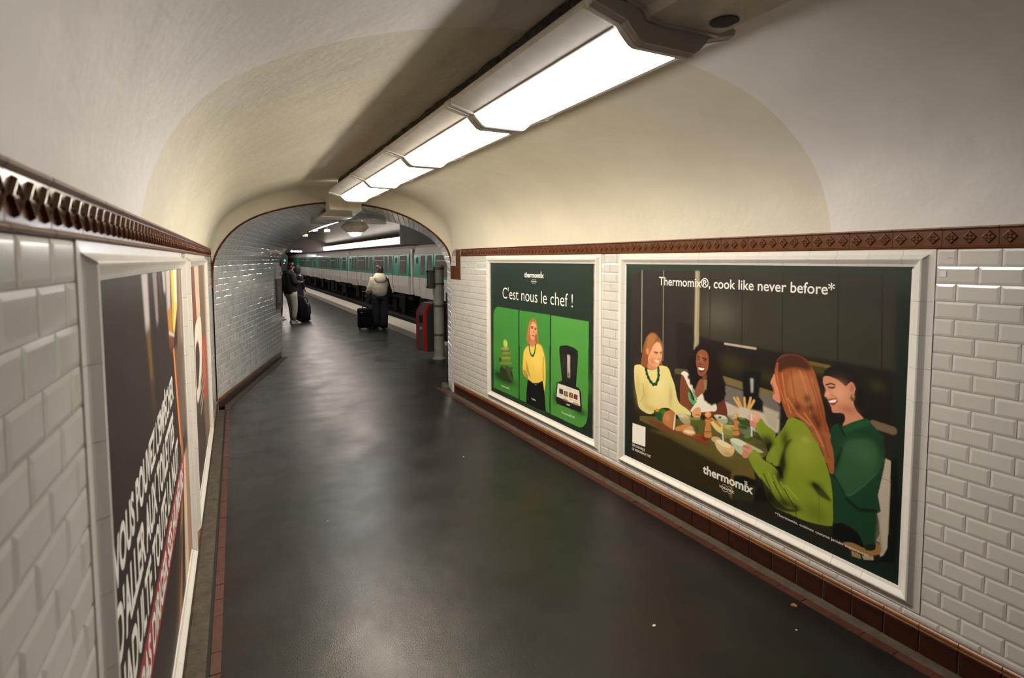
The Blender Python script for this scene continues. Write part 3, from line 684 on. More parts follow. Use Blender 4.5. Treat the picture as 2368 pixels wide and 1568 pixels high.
('p',(225,205,160),1.7,1,1,[1009,372,998,364,975,360,946,360,918,365,900,374,897,383,909,391,933,395,962,394,988,389,1006,381]),
('b',(150,110,65),0,40,0.6,[986,319,17]),
('p',(165,180,150),1.1,1,1,[1001,419,1058,438,1135,432,1232,417,1227,404,1136,387,1099,347,1040,370]),
('p',(200,205,180),1.7,1,1,[1126,416,1114,407,1090,401,1060,400,1032,405,1013,413,1009,424,1021,433,1046,439,1076,440,1104,435,1122,427]),
('l',(190,210,205),0.6,7.7,1,[944,443,954,373]),
('l',(180,200,195),0.6,8.8,1,[1153,616,1159,488]),
('l',(205,158,90),0.6,12.1,1,[1051,694,1081,643]),
('l',(205,158,90),0.6,12.1,1,[1026,688,1067,643]),
('l',(205,158,90),0.6,12.1,1,[1101,705,1107,645]),
('l',(205,158,90),0.6,12.1,1,[1145,715,1129,646]),
('l',(205,158,90),0.6,12.1,1,[1169,704,1138,646]),
('p',(190,182,160),1.1,1,1,[1069,640,1138,640,1135,595,1073,583]),
('p',(20,15,14),1.0,1,1,[1585,924,1595,961,1626,990,1672,1006,1718,999,1748,974,1772,922,1795,859,1819,790,1834,757,1806,754,1777,780,1754,812,1744,886,1728,928,1706,901,1667,924,1620,938]),
('p',(200,136,104),0.7,1,1,[1587,924,1608,936,1663,927,1706,901,1713,910,1735,930,1754,903,1751,880,1746,833,1762,791,1799,755,1757,729,1699,694,1709,732,1696,760,1646,751,1634,776,1612,818,1596,827,1603,860,1588,892]),
('b',(230,168,130),0,42,0.55,[1673,863,50]),
('b',(150,88,62),0,44,0.6,[1718,784,22]),
('b',(235,175,140),0,11,0.5,[1612,842,16]),
('l',(45,28,22),1.0,5.3,1,[1602,887,1629,901,1649,897]),
('l',(40,24,20),1.0,5.9,1,[1618,879,1634,878,1649,885]),
('p',(150,62,55),0.7,1,1,[1615,811,1644,825,1665,826,1662,806,1645,788,1625,794]),
('p',(240,232,220),0.3,1,1,[1621,806,1644,817,1661,822,1654,808,1631,799]),
('l',(120,65,48),1.3,2.6,0.7,[1631,842,1659,833,1667,815]),
('p',(165,100,75),2.0,1,0.7,[1747,902,1746,890,1742,881,1737,877,1731,879,1727,886,1725,897,1726,909,1730,918,1735,922,1741,920,1745,913]),
('p',(120,82,44),0.7,1,1,[1754,854,1753,844,1749,837,1743,833,1737,834,1732,840,1730,849,1732,858,1736,866,1742,869,1747,868,1752,863]),
('b',(215,170,110),0,6,0.8,[1744,859,7]),
('p',(20,62,36),0.7,1,1,[1631,625,1645,676,1675,700,1699,694,1757,733,1813,761,1842,737,1870,712,1892,670,1902,622,1902,593,1896,566,1644,482,1644,589]),
('p',(22,58,36),0.7,1,1,[1631,640,1870,707,1894,657,1903,603,1898,544,1887,458,1878,397,1895,334,1892,320,1877,310,1890,262,1892,213,1875,163,1876,130,1830,108,1796,169,1754,185,1712,189,1661,171,1657,294,1639,412,1658,516]),
('p',(46,84,54),7.9,1,0.9,[1706,600,1758,642,1817,661,1857,650,1878,595,1869,526,1826,444,1748,347,1719,345,1661,411,1685,481]),
('b',(66,100,66),0,54,0.5,[1805,580,46]),
('l',(70,105,72),2.6,4.6,0.6,[1719,345,1748,347,1811,422,1862,499]),
('l',(8,26,16),4.6,9.9,0.8,[1661,420,1719,345]),
('l',(8,26,16),4.6,13.2,0.8,[1729,322,1791,291,1892,324]),
('l',(8,30,18),4.0,7.9,0.8,[1698,577,1679,510,1659,463]),
('l',(50,88,56),3.3,5.9,0.6,[1896,593,1869,510,1811,422]),
('p',(26,80,44),2.0,1,0.9,[1699,687,1757,729,1813,759,1832,738,1765,697,1711,652]),
('l',(8,28,16),2.0,8.6,0.9,[1680,693,1700,664,1708,650]),
('b',(60,98,62),0,70,0.45,[1784,592,56]),
('p',(124,140,38),0.7,1,1,[1299,375,1281,419,1291,466,1352,542,1392,573,1518,608,1567,554,1610,487,1639,412,1655,338,1662,252,1665,168,1649,143,1581,125,1506,113,1417,113,1323,114,1279,145,1237,230,1179,290,1136,352,1147,386,1181,410,1215,393,1244,367,1294,359,1348,328,1375,299,1358,361,1315,356]),
('p',(124,140,38),0.7,1,1,[1375,611,1392,650,1418,667,1450,665,1489,654,1533,613,1568,566,1603,504,1616,473,1287,364,1280,436,1312,511,1348,565]),
('p',(122,138,38),0.7,1,1,[1177,544,1215,609,1256,579,1315,552,1303,491,1254,477,1208,508]),
('b',(14,14,5),0,32,0.85,[1279,472,44]),
('b',(14,14,5),0,31,0.85,[1349,300,44]),
('b',(14,14,5),0,26,0.85,[1372,385,67]),
('b',(14,14,5),0,60,0.85,[1385,163,34]),
('b',(14,14,5),0,30,0.85,[1455,167,18]),
('b',(14,14,5),0,36,0.85,[1565,331,22]),
('b',(14,14,5),0,27,0.85,[1294,161,39]),
('p',(20,22,8),3.3,1,0.85,[1356,418,1384,513,1423,544,1385,475,1378,368,1360,294,1337,334]),
('p',(16,16,6),3.3,1,0.9,[1220,253,1288,208,1343,161,1406,138,1475,161,1437,131,1355,112,1279,126]),
('p',(18,20,8),4.0,1,0.8,[1546,342,1602,327,1648,290,1644,276,1576,289]),
('l',(28,30,10),1.3,4.0,0.7,[1458,159,1458,102]),
('l',(50,58,16),1.3,2.6,0.5,[1585,302,1590,140]),
('l',(150,165,60),2.6,7.3,0.7,[1274,303,1314,238]),
('l',(150,165,60),2.6,7.3,0.7,[1317,298,1362,217]),
('l',(150,165,60),2.6,7.3,0.7,[1360,275,1424,203]),
('l',(150,165,60),2.6,7.3,0.7,[1392,267,1464,218]),
('l',(28,30,10),2.6,5.9,0.8,[1247,283,1299,203]),
('l',(28,30,10),2.6,5.9,0.8,[1313,257,1374,183]),
('l',(28,30,10),2.6,5.9,0.8,[1382,244,1435,178]),
('b',(150,162,62),0,66,0.55,[1484,487,73]),
('b',(140,150,55),0,34,0.6,[1193,381,25]),
('b',(72,78,18),0,72,0.5,[1570,178,55]),
('b',(160,172,80),0,28,0.6,[1501,562,18]),
('p',(122,140,44),1.3,1,1,[1286,425,1306,470,1323,466,1314,385,1293,378]),
('b',(40,46,14),0,39,0.8,[1254,490,27]),
('b',(30,34,10),0,28,0.75,[1377,530,59]),
('p',(205,145,120),1.1,1,1,[1208,592,1195,577,1176,568,1155,568,1139,576,1131,591,1135,608,1148,624,1168,632,1188,633,1204,624,1211,610]),
('b',(230,175,150),0,23,0.6,[1176,613,20]),
('l',(190,210,205),0.6,8.8,1,[1153,616,1156,584]),
('p',(190,130,104),1.7,1,1,[1191,552,1183,545,1171,541,1158,543,1148,549,1143,558,1145,567,1153,574,1165,577,1178,575,1188,569,1193,561]),
('p',(200,140,115),1.1,1,1,[1167,399,1158,384,1141,372,1122,368,1105,371,1095,381,1095,396,1104,412,1121,423,1140,428,1157,424,1166,414]),
('p',(190,128,104),1.7,1,1,[1141,368,1139,355,1130,343,1119,336,1107,336,1098,342,1094,353,1097,367,1105,378,1117,385,1129,386,1138,379]),
('l',(130,80,62),1.7,4.4,1,[1102,410,1140,405]),
('p',(150,82,44),1.0,1,1,[1308,953,1321,985,1362,1013,1425,1022,1478,1010,1512,983,1539,943,1562,879,1580,819,1599,755,1609,698,1626,655,1636,594,1655,521,1652,485,1620,474,1594,533,1559,588,1525,627,1481,660,1436,674,1396,655,1372,688,1352,734,1327,780,1311,846,1300,904]),
('p',(48,24,14),6.6,1,0.9,[1303,952,1325,990,1380,1020,1442,1023,1491,1000,1522,964,1497,944,1436,949,1365,929,1324,900]),
('p',(150,88,52),1.3,1,1,[1532,612,1627,639,1637,597,1657,533,1660,437,1639,430,1619,485,1585,546]),
('p',(186,120,76),9.9,1,0.6,[1402,906,1480,928,1536,898,1563,839,1561,775,1486,749,1433,770,1387,810]),
('l',(206,140,92),2.6,4.6,0.7,[1347,904,1369,789,1409,688]),
('l',(96,46,22),2.6,4.0,0.7,[1401,927,1423,818,1442,755]),
('l',(206,140,92),2.6,4.6,0.7,[1454,936,1496,833,1521,716]),
('l',(96,46,22),2.6,4.0,0.7,[1497,932,1543,827,1581,691]),
('l',(206,140,92),2.6,5.3,0.7,[1388,768,1444,697,1524,651]),
('l',(96,46,22),2.6,4.0,0.7,[1537,882,1578,770,1615,640]),
('l',(206,140,92),2.6,5.3,0.7,[1488,708,1549,642,1601,556]),
('l',(96,46,22),2.6,4.6,0.7,[1556,684,1600,596,1631,505]),
('b',(60,28,15),0,21,0.75,[1448,731,25]),
('b',(60,28,15),0,21,0.75,[1502,793,24]),
('b',(60,28,15),0,21,0.75,[1547,698,24]),
('b',(60,28,15),0,20,0.75,[1521,745,25]),
('b',(60,28,15),0,20,0.75,[1569,668,25]),
('l',(200,100,50),2.6,7.3,0.7,[1317,954,1315,881,1341,800,1371,738]),
('p',(205,132,100),1.0,1,1,[1300,891,1311,846,1331,798,1343,732,1315,734,1292,751,1299,783,1286,819,1275,834,1289,872]),
('l',(110,55,45),1.0,4.0,0.7,[1285,832,1298,808,1304,775]),
('p',(180,168,150),0.7,0,1,[1906,592,1931,586,1932,443,1932,239,1930,156,1915,115,1900,100,1898,169,1879,169,1894,213,1890,262,1879,307,1895,326,1879,398,1890,468,1902,546]),
('l',(90,80,70),0.3,1.3,1,[1895,490,1932,487]),
('p',(120,108,92),3.3,0,0.5,[1883,342,1915,115,1875,163]),
('p',(150,112,62),1.0,1,1,[1720,82,1757,108,1830,108,1876,130,1879,161,1898,153,1903,122,1885,101,1839,78,1767,69]),
('p',(150,125,90),1.0,0,1,[1763,65,1808,67,1813,44,1768,39]),
('p',(170,150,120),1.0,0,1,[1816,67,1870,89,1871,67,1824,48]),
('p',(16,30,18),1.3,1,1,[1830,125,1875,151,1873,120,1834,102]),
('p',(6,10,8),1.3,0,1,[1666,166,1712,186,1763,180,1804,156,1826,110,1774,111,1720,91,1664,91]),
('p',(8,14,11),0.3,0,1,[1931,586,1954,611,1978,380,1967,105,1841,42,1856,58,1893,78,1915,107,1930,152,1934,240,1934,443]),
('p',(225,222,214),0,0,1,[87,281,232,287,233,136,85,127])]
ART_CHEF=[('p',(60,130,52),0.0,0,1,[64,903,78,949,129,991,192,1007,381,1006,661,1007,659,620,66,538]),
('p',(60,130,52),0.0,0,1,[63,685,662,756,661,53,55,49]),
('p',(60,130,52),0.0,0,1,[685,1006,1289,1010,1290,708,683,623]),
('p',(60,130,52),0.0,0,1,[691,759,1282,829,1283,52,687,48]),
('p',(72,140,60),0.0,0,1,[1311,1008,1915,1008,1917,795,1311,711]),
('p',(72,140,60),0.0,0,1,[1312,833,1914,904,1912,407,1905,172,1886,114,1842,67,1782,44,1305,48]),
('b',(84,150,60),0,234,0.35,[323,522,113]),
('b',(84,150,60),0,222,0.35,[509,184,111]),
('b',(84,150,60),0,190,0.35,[1045,156,102]),
('b',(84,150,60),0,155,0.35,[1631,744,91]),
('b',(84,150,60),0,145,0.35,[1838,451,89]),
('b',(84,150,60),0,162,0.35,[1525,263,94]),
('b',(14,40,14),0,262,0.9,[368,200,52]),
('b',(14,40,14),0,100,0.8,[172,224,47]),
('p',(44,54,30),2.3,1,1,[222,233,223,302,289,351,417,358,510,330,540,263,540,219,478,188,400,192,353,227,304,188,238,198]),
('p',(90,100,44),3.4,1,1,[273,348,370,350,369,320,305,324]),
('p',(66,80,42),4.6,1,1,[386,338,541,372,525,348,479,281,555,229,509,213,417,269]),
('p',(120,135,60),2.3,1,1,[518,412,499,401,445,386,370,371,293,360,236,357,215,361,236,373,294,389,370,404,445,414,499,417]),
('p',(104,126,46),2.3,1,1,[493,448,476,429,432,409,370,395,307,389,261,394,244,408,261,428,308,447,371,462,432,467,477,462]),
('p',(96,118,44),2.3,1,1,[491,501,476,483,435,466,379,453,321,448,278,453,263,466,279,484,321,502,379,515,436,519,477,514]),
('p',(84,104,40),2.3,1,1,[462,542,449,523,411,505,358,493,305,489,266,496,252,511,266,531,306,549,359,561,411,564,449,557]),
('p',(140,155,78),2.3,1,1,[453,563,440,551,405,539,355,529,306,525,269,527,255,534,269,546,306,559,356,568,405,573,440,571]),
('p',(130,148,70),2.3,1,1,[485,520,471,512,433,502,379,492,325,485,284,484,269,487,284,496,325,506,379,516,433,522,471,524]),
('p',(135,152,70),2.3,1,1,[491,466,476,458,435,447,378,436,321,429,278,426,262,430,278,438,321,449,379,460,435,467,476,470]),
('p',(40,60,26),2.3,1,1,[208,429,257,414,240,381,207,391]),
('p',(150,170,62),2.3,1,1,[414,616,414,592,400,572,376,560,347,561,322,573,307,594,307,618,321,639,346,650,375,650,400,637]),
('p',(186,200,105),3.4,1,1,[405,614,406,594,395,577,377,568,354,569,335,579,323,597,322,617,333,634,352,644,374,643,393,632]),
('l',(150,170,80),1.1,4.6,0.7,[361,646,365,565]),
('p',(165,108,55),2.0,1,1,[852,720,846,789,870,860,904,914,948,943,992,943,1036,911,1052,851,1068,770,1078,727,1062,681,892,657]),
('p',(100,62,34),5.0,1,0.7,[926,917,959,937,1014,925,1030,888,981,905]),
('p',(176,112,80),3.0,1,1,[926,741,1019,758,1025,671,920,656]),
('p',(215,150,112),2.0,1,1,[903,829,926,877,970,915,1014,897,1036,861,1033,794,1014,752,970,718,926,735,898,777]),
('b',(170,100,70),0,15,0.5,[1014,763,28]),
('b',(240,180,140),0,33,0.5,[965,881,14]),
('b',(225,140,110),0,18,0.5,[931,793,14]),
('l',(205,150,88),3.0,5.0,0.7,[948,936,886,845,869,723]),
('l',(205,150,88),3.0,5.0,0.7,[981,939,909,864,883,690]),
('l',(205,150,88),3.0,5.0,0.7,[1014,925,1052,824,1062,692]),
('l',(205,150,88),3.0,5.0,0.7,[1003,930,1041,856,1046,712]),
('l',(110,66,34),3.0,6.0,0.7,[937,912,898,829,894,703]),
('l',(80,52,36),2.0,8.0,1,[926,854,970,858]),
('l',(80,52,36),2.0,8.0,1,[998,848,1030,849]),
('p',(60,48,44),2.0,1,1,[966,845,963,842,957,839,948,838,939,837,933,839,930,841,933,844,939,846,948,848,957,848,963,847]),
('p',(60,48,44),2.0,1,1,[1029,837,1027,834,1022,831,1014,830,1006,830,1001,831,999,833,1001,836,1006,838,1014,840,1022,840,1027,839]),
('b',(165,100,74),0,20,0.7,[981,810,11]),
('p',(165,70,60),2.0,1,1,[942,774,970,778,998,770,970,761]),
('p',(165,108,55),3.4,1,1,[832,707,846,757,914,772,900,702,873,678]),
('p',(150,95,48),3.4,1,1,[1007,777,1046,788,1065,697,1007,696]),
('p',(186,120,86),3.4,1,1,[907,711,1004,724,1020,678,914,663]),
('p',(222,190,82),2.3,1,1,[776,574,818,622,887,659,967,657,1046,694,1122,692,1166,645,1197,571,1210,469,1210,364,1198,282,1179,245,1160,314,1148,338,1071,303,966,282,858,295,851,315,775,328,754,388,761,488]),
('b',(240,212,110),0,140,0.55,[1020,523,95]),
('p',(140,112,40),9.2,1,0.8,[831,492,852,447,886,384,926,322,872,354,831,409]),
('l',(130,104,40),6.9,11.5,0.8,[775,378,831,367,858,323]),
('l',(150,120,45),9.2,13.8,0.6,[1172,580,1160,460,1173,350]),
('p',(110,85,32),6.9,1,0.7,[761,361,845,348,851,315,775,328]),
('l',(20,100,50),1.1,13.8,1,[887,666,900,606,927,569,967,562,1000,601,1020,684]),
('p',(20,95,50),1.1,1,1,[992,569,988,563,976,557,960,553,944,552,933,554,928,559,933,565,944,571,960,575,976,576,988,574]),
('p',(16,14,15),1.1,0,1,[858,306,966,282,1071,303,1154,343,1173,290,1198,190,1216,49,1045,34,830,45,830,143]),
('p',(150,140,130),1.1,1,1,[1000,277,1039,280,1026,270]),
('p',(28,27,26),1.1,0,1,[1456,719,1479,738,1534,748,1588,757,1684,751,1756,729,1758,690,1752,600,1728,404,1779,397,1809,362,1820,222,1811,190,1760,183,1413,174,1395,208,1412,378,1491,406,1502,421,1468,608,1456,688]),
('b',(8,24,8),0,108,0.8,[1791,191,36]),
('b',(10,30,10),0,46,0.6,[1378,230,77]),
('p',(28,27,26),1.1,0,1,[1395,208,1412,378,1491,406,1728,404,1779,397,1809,362,1820,222,1811,190,1760,183,1413,174]),
('p',(16,15,15),3.4,0,1,[1456,688,1589,698,1756,690,1746,671,1589,677,1462,670]),
('b',(60,58,55),0,33,0.5,[1524,561,93]),
('b',(50,48,46),0,25,0.5,[1706,592,90]),
('p',(178,168,160),2.3,0,1,[1586,670,1632,672,1635,465,1592,463]),
('b',(40,40,40),0,20,0.8,[1609,490,24]),
('b',(16,50,16),0,64,0.7,[1601,440,19]),
('p',(214,208,198),1.1,0,1,[1429,373,1525,375,1779,376,1796,240,1634,238,1410,244]),
('p',(34,30,26),1.1,0,1,[1456,330,1521,332,1521,285,1454,283]),
('p',(70,60,46),3.4,1,1,[1514,314,1511,303,1502,294,1490,288,1477,288,1468,294,1465,303,1468,314,1477,323,1489,328,1502,328,1511,323]),
('l',(150,146,140),1.1,3.4,0.8,[1458,267,1505,268]),
('p',(34,30,26),1.1,0,1,[1534,324,1597,327,1598,280,1532,278]),
('p',(150,130,70),3.4,1,1,[1591,308,1588,298,1579,289,1567,283,1555,283,1546,289,1543,298,1546,309,1555,318,1567,323,1579,323,1588,318]),
('l',(150,146,140),1.1,3.4,0.8,[1537,262,1583,263]),
('p',(34,30,26),1.1,0,1,[1619,328,1680,331,1681,285,1617,283]),
('p',(160,110,50),3.4,1,1,[1674,312,1671,302,1663,293,1651,288,1639,288,1631,293,1628,302,1631,313,1639,322,1651,327,1662,327,1671,322]),
('l',(150,146,140),1.1,3.4,0.8,[1621,267,1666,268]),
('p',(34,30,26),1.1,0,1,[1695,329,1755,332,1755,287,1693,285]),
('p',(130,60,45),3.4,1,1,[1749,314,1746,304,1738,295,1726,290,1715,290,1707,295,1704,304,1706,314,1715,323,1726,328,1737,328,1746,323]),
('l',(150,146,140),1.1,3.4,0.8,[1697,269,1741,270]),
('l',(150,146,140),1.1,3.4,0.7,[1569,356,1644,360]),
('l',(150,80,60),2.3,13.8,0.8,[1526,241,1591,241]),
('l',(160,120,60),2.3,13.8,0.8,[1687,244,1760,246]),
('p',(170,165,158),1.1,0,1,[1573,213,1638,216,1630,202,1581,200])]
# ---------------------------------------------------------------- strip lights on the crown of the vault
AX0 = Vector((1.277, 1.36, 0)); AY = 0.026; AD = Vector((math.sin(AY), math.cos(AY), 0)); AR = Vector((math.cos(AY), -math.sin(AY), 0))
def ap(l, s, z): return AX0 + AD*s + AR*l + UP*z
HP = [(-.288, 2.588), (-.283, 2.580), (-.165, 2.549), (-.158, 2.545), (-.150, 2.547)]
def ceiling_lamp(i, s0, s1, m, label):
    t = thing('ceiling_lamp', label, 'lamp', ap(0, (s0+s1)/2, 2.50), 'strip lamps along the vault crown')
    mb = MB(); top = [(.288, 2.600), (-.288, 2.600)]
    ring = HP + [(-.150, 2.575), (.150, 2.575)] + [(-a, z) for a, z in HP[::-1]] + top
    mb.loft([[ap(a, s, z) for a, z in ring] for s in (s0+0.004, s1-0.004)], True); fixn(mb.obj('housing', M['paintwhite'], t))
    d = MB(); dp = [(-.150, 2.548), (-.138, 2.535), (-.115, 2.508), (-.098, 2.501), (-.06, 2.4985), (0, 2.498), (.06, 2.4985), (.098, 2.501), (.115, 2.508), (.138, 2.535), (.150, 2.548)]
    d.loft([[ap(a, s, z) for a, z in dp] for s in (s0+0.03, s1-0.03)], True); o = d.obj('diffuser', m, t); fixn(o)
    # raised joint frame at the near end, hugging the section
    for s in ((s0, s1) if i in (0, 3) else (s0,)):
        if i == 3 and s == s0 or i == 0 and s == s1: pass
    for k, s in enumerate((s0, s1)):
        if k == 1 and i < 3: continue
        j = MB(); outer = [(-.294, 2.592), (-.287, 2.573), (-.168, 2.541), (-.157, 2.526), (-.122, 2.493), (-.104, 2.485), (.104, 2.485), (.122, 2.493), (.157, 2.526), (.168, 2.541), (.287, 2.573), (.294, 2.592)]
        inner = [(a*.97, z+.016) for a, z in outer]
        r = []
        hw = .026 if i == 0 and k == 0 else .045
        for ds in (-hw, -hw+.007, hw-.007, hw):
            e = 0.004 if abs(ds) == hw else 0.0
            r.append([ap(a*(1-e), s+ds, z+e) for a, z in outer] + [ap(a, s+ds, z) for a, z in inner[::-1]])
        j.loft(r, True); fixn(j.obj('joint_frame', M['rail_metal'], t))
        b = MB(); b.loft([[ap(a, s+ds, z-.003) for a, z in outer] + [ap(a, s+ds, z) for a, z in outer[::-1]] for ds in (-.008, .008)], True); fixn(b.obj('joint_bead', M['paintwhite'], t))
    for s in ([s0-.030] if i == 0 else [s1+.047] if i == 3 else []):
        g = MB(); g.loft([[ap(a*.985, s+ds, z+.003) for a, z in outer] for ds in (-.004, .004)], True); fixn(g.obj('end_plate', M['rail_metal'] if i == 0 else M['paintwhite'], t))
    e = MB()
    for sg in (-1, 1): e.loft([[ap(sg*a, s, z) for a, z in ((.162, 2.5475), (.166, 2.5485), (.166, 2.546), (.162, 2.545))] for s in (s0+.03, s1-.03)], True)
    fixn(e.obj('edge_rail', M['rail_metal'], t))
LS = [0.0, 1.20, 2.46, 3.74, 5.06]
LL = ['nearest strip lamp with cool white diffuser on the vault crown', 'second strip lamp from the viewer on the vault crown', 'third strip lamp from the viewer on the vault crown', 'farthest strip lamp of the row, just before the arch']
for i in range(4): ceiling_lamp(i, LS[i], LS[i+1], M['lamp_cool'] if i == 0 else M['lamp_warm'], LL[i])

def trunking():
    t = thing('cable_trunking', 'long painted cable trunking fixed under the vault crown above the lamps', 'trunking', ap(0, 0, 2.6))
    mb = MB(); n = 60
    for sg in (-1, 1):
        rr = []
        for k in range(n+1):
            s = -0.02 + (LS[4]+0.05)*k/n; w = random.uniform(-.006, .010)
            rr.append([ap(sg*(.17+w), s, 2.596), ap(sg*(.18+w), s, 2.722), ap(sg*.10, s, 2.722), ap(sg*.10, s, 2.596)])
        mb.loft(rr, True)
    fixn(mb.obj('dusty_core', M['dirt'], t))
    # the trunking goes on towards and past the viewer, with a round loudspeaker grille
    b = MB(); pr = [(-.235, 2.66), (-.215, 2.615), (-.11, 2.585), (-.095, 2.56), (-.02, 2.552), (.05, 2.556), (.19, 2.556), (.20, 2.566), (.20, 2.722), (-.235, 2.722)]
    b.loft([[ap(a, s, z) for a, z in pr] for s in (-4.3, -0.044)], True); fixn(b.obj('cover', M['trunkpaint'], t))
    c = MB(); c.loft([[ap(a*1.015, s, z-.006) for a, z in pr] for s in (-.054, -.038)], True); fixn(c.obj('end_collar', M['rail_metal'], t))
    ce = ap(.125, -0.135, 2.5555); g = MB(); R = .043
    g.add([ce+AR*R*math.cos(2*math.pi*j/28)+AD*R*1.0*math.sin(2*math.pi*j/28)-UP*.001 for j in range(28)], [tuple(range(28))]); gr = g.obj('speaker_grille', M['mesh_dark'], t)
    for k in range(-6, 7):
        h = math.sqrt(max(0, 1-(k/7)**2))*R; m2 = MB(); p = ce+AR*k*R/7-UP*.0025; m2.obox(p, AR, AD, UP, .0022, 2*h, .003); m2.obj('grille_bar', M['black'], gr)
    # box and lower luminaire under the arch
    x = thing('arch_light_box', 'beige junction box with bluish bulb hanging under the arch crown', 'light fitting', (1.42, 6.9, 2.42))
    m = MB(); m.bevbox((1.205, 6.88, 2.424), (1.592, 7.12, 2.64), .008); m.obj('box', M['trunkpaint'], x)
    m = MB(); m.loft([[(1.21, 6.89, 2.426), (1.585, 6.89, 2.426), (1.585, 7.4, 2.426), (1.21, 7.4, 2.426)], [(1.15, 7.18, 2.372), (1.55, 7.18, 2.372), (1.55, 7.62, 2.372), (1.15, 7.62, 2.372)], [(1.16, 7.19, 2.358), (1.54, 7.19, 2.358), (1.54, 7.60, 2.358), (1.16, 7.60, 2.358)]], True); fixn(m.obj('sloping_hood', M['trunkpaint'], x))
    m = MB(); m.box((1.30, 7.5, 2.40), (1.60, 9.3, 2.47)); m.obj('duct', M['trunkpaint'], x)
    def oct_(r, z, cx=1.76, cy=8.05): return [(cx+r*math.cos(math.pi*(2*j+1)/8), cy+r*math.sin(math.pi*(2*j+1)/8), z) for j in range(8)]
    m = MB(); m.loft([oct_(.13, 2.37), oct_(.19, 2.30), oct_(.195, 2.285), oct_(.12, 2.212), oct_(.10, 2.212)], True); fixn(m.obj('hood', M['trunkpaint'], x))
    m = MB(); m.lathe([(.085, .0), (.082, -.018), (.066, -.036), (.038, -.048), (.01, -.052)], (1.76, 8.05, 2.212), 20); fixn(m.obj('bulb', M['bulb'], x))
trunking()

# ---------------------------------------------------------------- posters
def smooth_poly(p, n=4):
    p = np.array(p, float); m = len(p)
    if m < 4: return p
    out = []
    for i in range(m):
        a, b, c, d = p[i-1], p[i], p[(i+1) % m], p[(i+2) % m]
        for t in np.arange(n)/n: out.append(0.5*((2*b)+(-a+c)*t+(2*a-5*b+4*c-d)*t*t+(-a+3*b-3*c+d)*t**3))
    return np.array(out)
def blur(mk, k):
    for _ in range(2):
        for ax in (0, 1):
            c = np.cumsum(np.pad(mk, [(k+1, k) if a == ax else (0, 0) for a in (0, 1)], mode='edge'), axis=ax)
            mk = (np.take(c, range(2*k+1, c.shape[ax]), ax) - np.take(c, range(0, c.shape[ax]-2*k-1), ax))/(2*k+1)
    return mk
class Canvas:
    def __init__(s, w, h, step, col):
        s.w, s.h, s.st = w, h, step; s.nx, s.ny = int(round(w/step))+1, int(round(h/step))+1
        s.xs = np.linspace(0, w, s.nx); s.ys = np.linspace(0, h, s.ny); s.c = np.empty((s.ny, s.nx, 3)); s.c[:] = [s2l(k) for k in col]
    def inside(s, p, X, Y):
        r = np.zeros((len(Y), len(X)), bool); XX = X[None, :]; YY = Y[:, None]; j = len(p)-1
        for i in range(len(p)):
            (xi, yi), (xj, yj) = p[i], p[j]
            if yi != yj: r ^= ((yi > YY) != (yj > YY)) & (XX < (xj-xi)*(YY-yi)/(yj-yi)+xi)
            j = i
        return r
    def win(s, lo, hi, pad):
        i0 = max(0, int((lo[0]-pad)/s.st)); i1 = min(s.nx, int((hi[0]+pad)/s.st)+2); j0 = max(0, int((lo[1]-pad)/s.st)); j1 = min(s.ny, int((hi[1]+pad)/s.st)+2); return i0, i1, j0, j1
    def mix(s, w, mk, col, a):
        i0, i1, j0, j1 = w; c = np.array([s2l(k) for k in col]); t = s.c[j0:j1, i0:i1]; mk = (mk*a)[..., None]; t += (c-t)*mk
    def poly(s, pts, col, bl=0, sm=1, a=1.0):
        p = smooth_poly(pts) if sm else np.array(pts, float); w = s.win(p.min(0), p.max(0), bl*2+10); i0, i1, j0, j1 = w
        if i1-i0 < 2 or j1-j0 < 2: return
        mk = 0
        for dx in (-.25, .25):
            for dy in (-.25, .25): mk = mk + s.inside(p, s.xs[i0:i1]+dx*s.st, s.ys[j0:j1]+dy*s.st)
        mk = mk/4.0; k = int(round(bl/s.st))
        if k: mk = blur(mk, k)
        s.mix(w, mk, col, a)
    def line(s, pts, wd, col, bl=0, a=1.0):
        p = np.array(pts, float); w = s.win(p.min(0), p.max(0), wd+bl*2+8); i0, i1, j0, j1 = w
        if i1-i0 < 2 or j1-j0 < 2: return
        X, Y = np.meshgrid(s.xs[i0:i1], s.ys[j0:j1]); d = np.full(X.shape, 1e9)
        for (x0, y0), (x1, y1) in zip(p[:-1], p[1:]):
            L = max((x1-x0)**2+(y1-y0)**2, 1e-9); t = np.clip(((X-x0)*(x1-x0)+(Y-y0)*(y1-y0))/L, 0, 1); d = np.minimum(d, np.hypot(X-x0-t*(x1-x0), Y-y0-t*(y1-y0)))
        mk = np.clip((wd/2-d)/(s.st+bl)+.5, 0, 1); s.mix(w, mk, col, a)
    def blob(s, cx, cy, rx, ry, col, a):
        w = s.win((cx-2*rx, cy-2*ry), (cx+2*rx, cy+2*ry), 4); i0, i1, j0, j1 = w
        if i1-i0 < 2 or j1-j0 < 2: return
        X, Y = np.meshgrid(s.xs[i0:i1], s.ys[j0:j1]); s.mix(w, np.exp(-((X-cx)/max(rx, 1))**2-((Y-cy)/max(ry, 1))**2), col, a)
    def run(s, ops):
        for o in ops:
            k, col, bl, q, a, v = o
            if k == 'p': s.poly([(v[i], v[i+1]) for i in range(0, len(v), 2)], col, bl, q, a)
            elif k == 'l': s.line([(v[i], v[i+1]) for i in range(0, len(v), 2)], q*s.lw, col, bl, a)
            else: s.blob(v[0], v[1], q, v[2], col, a)
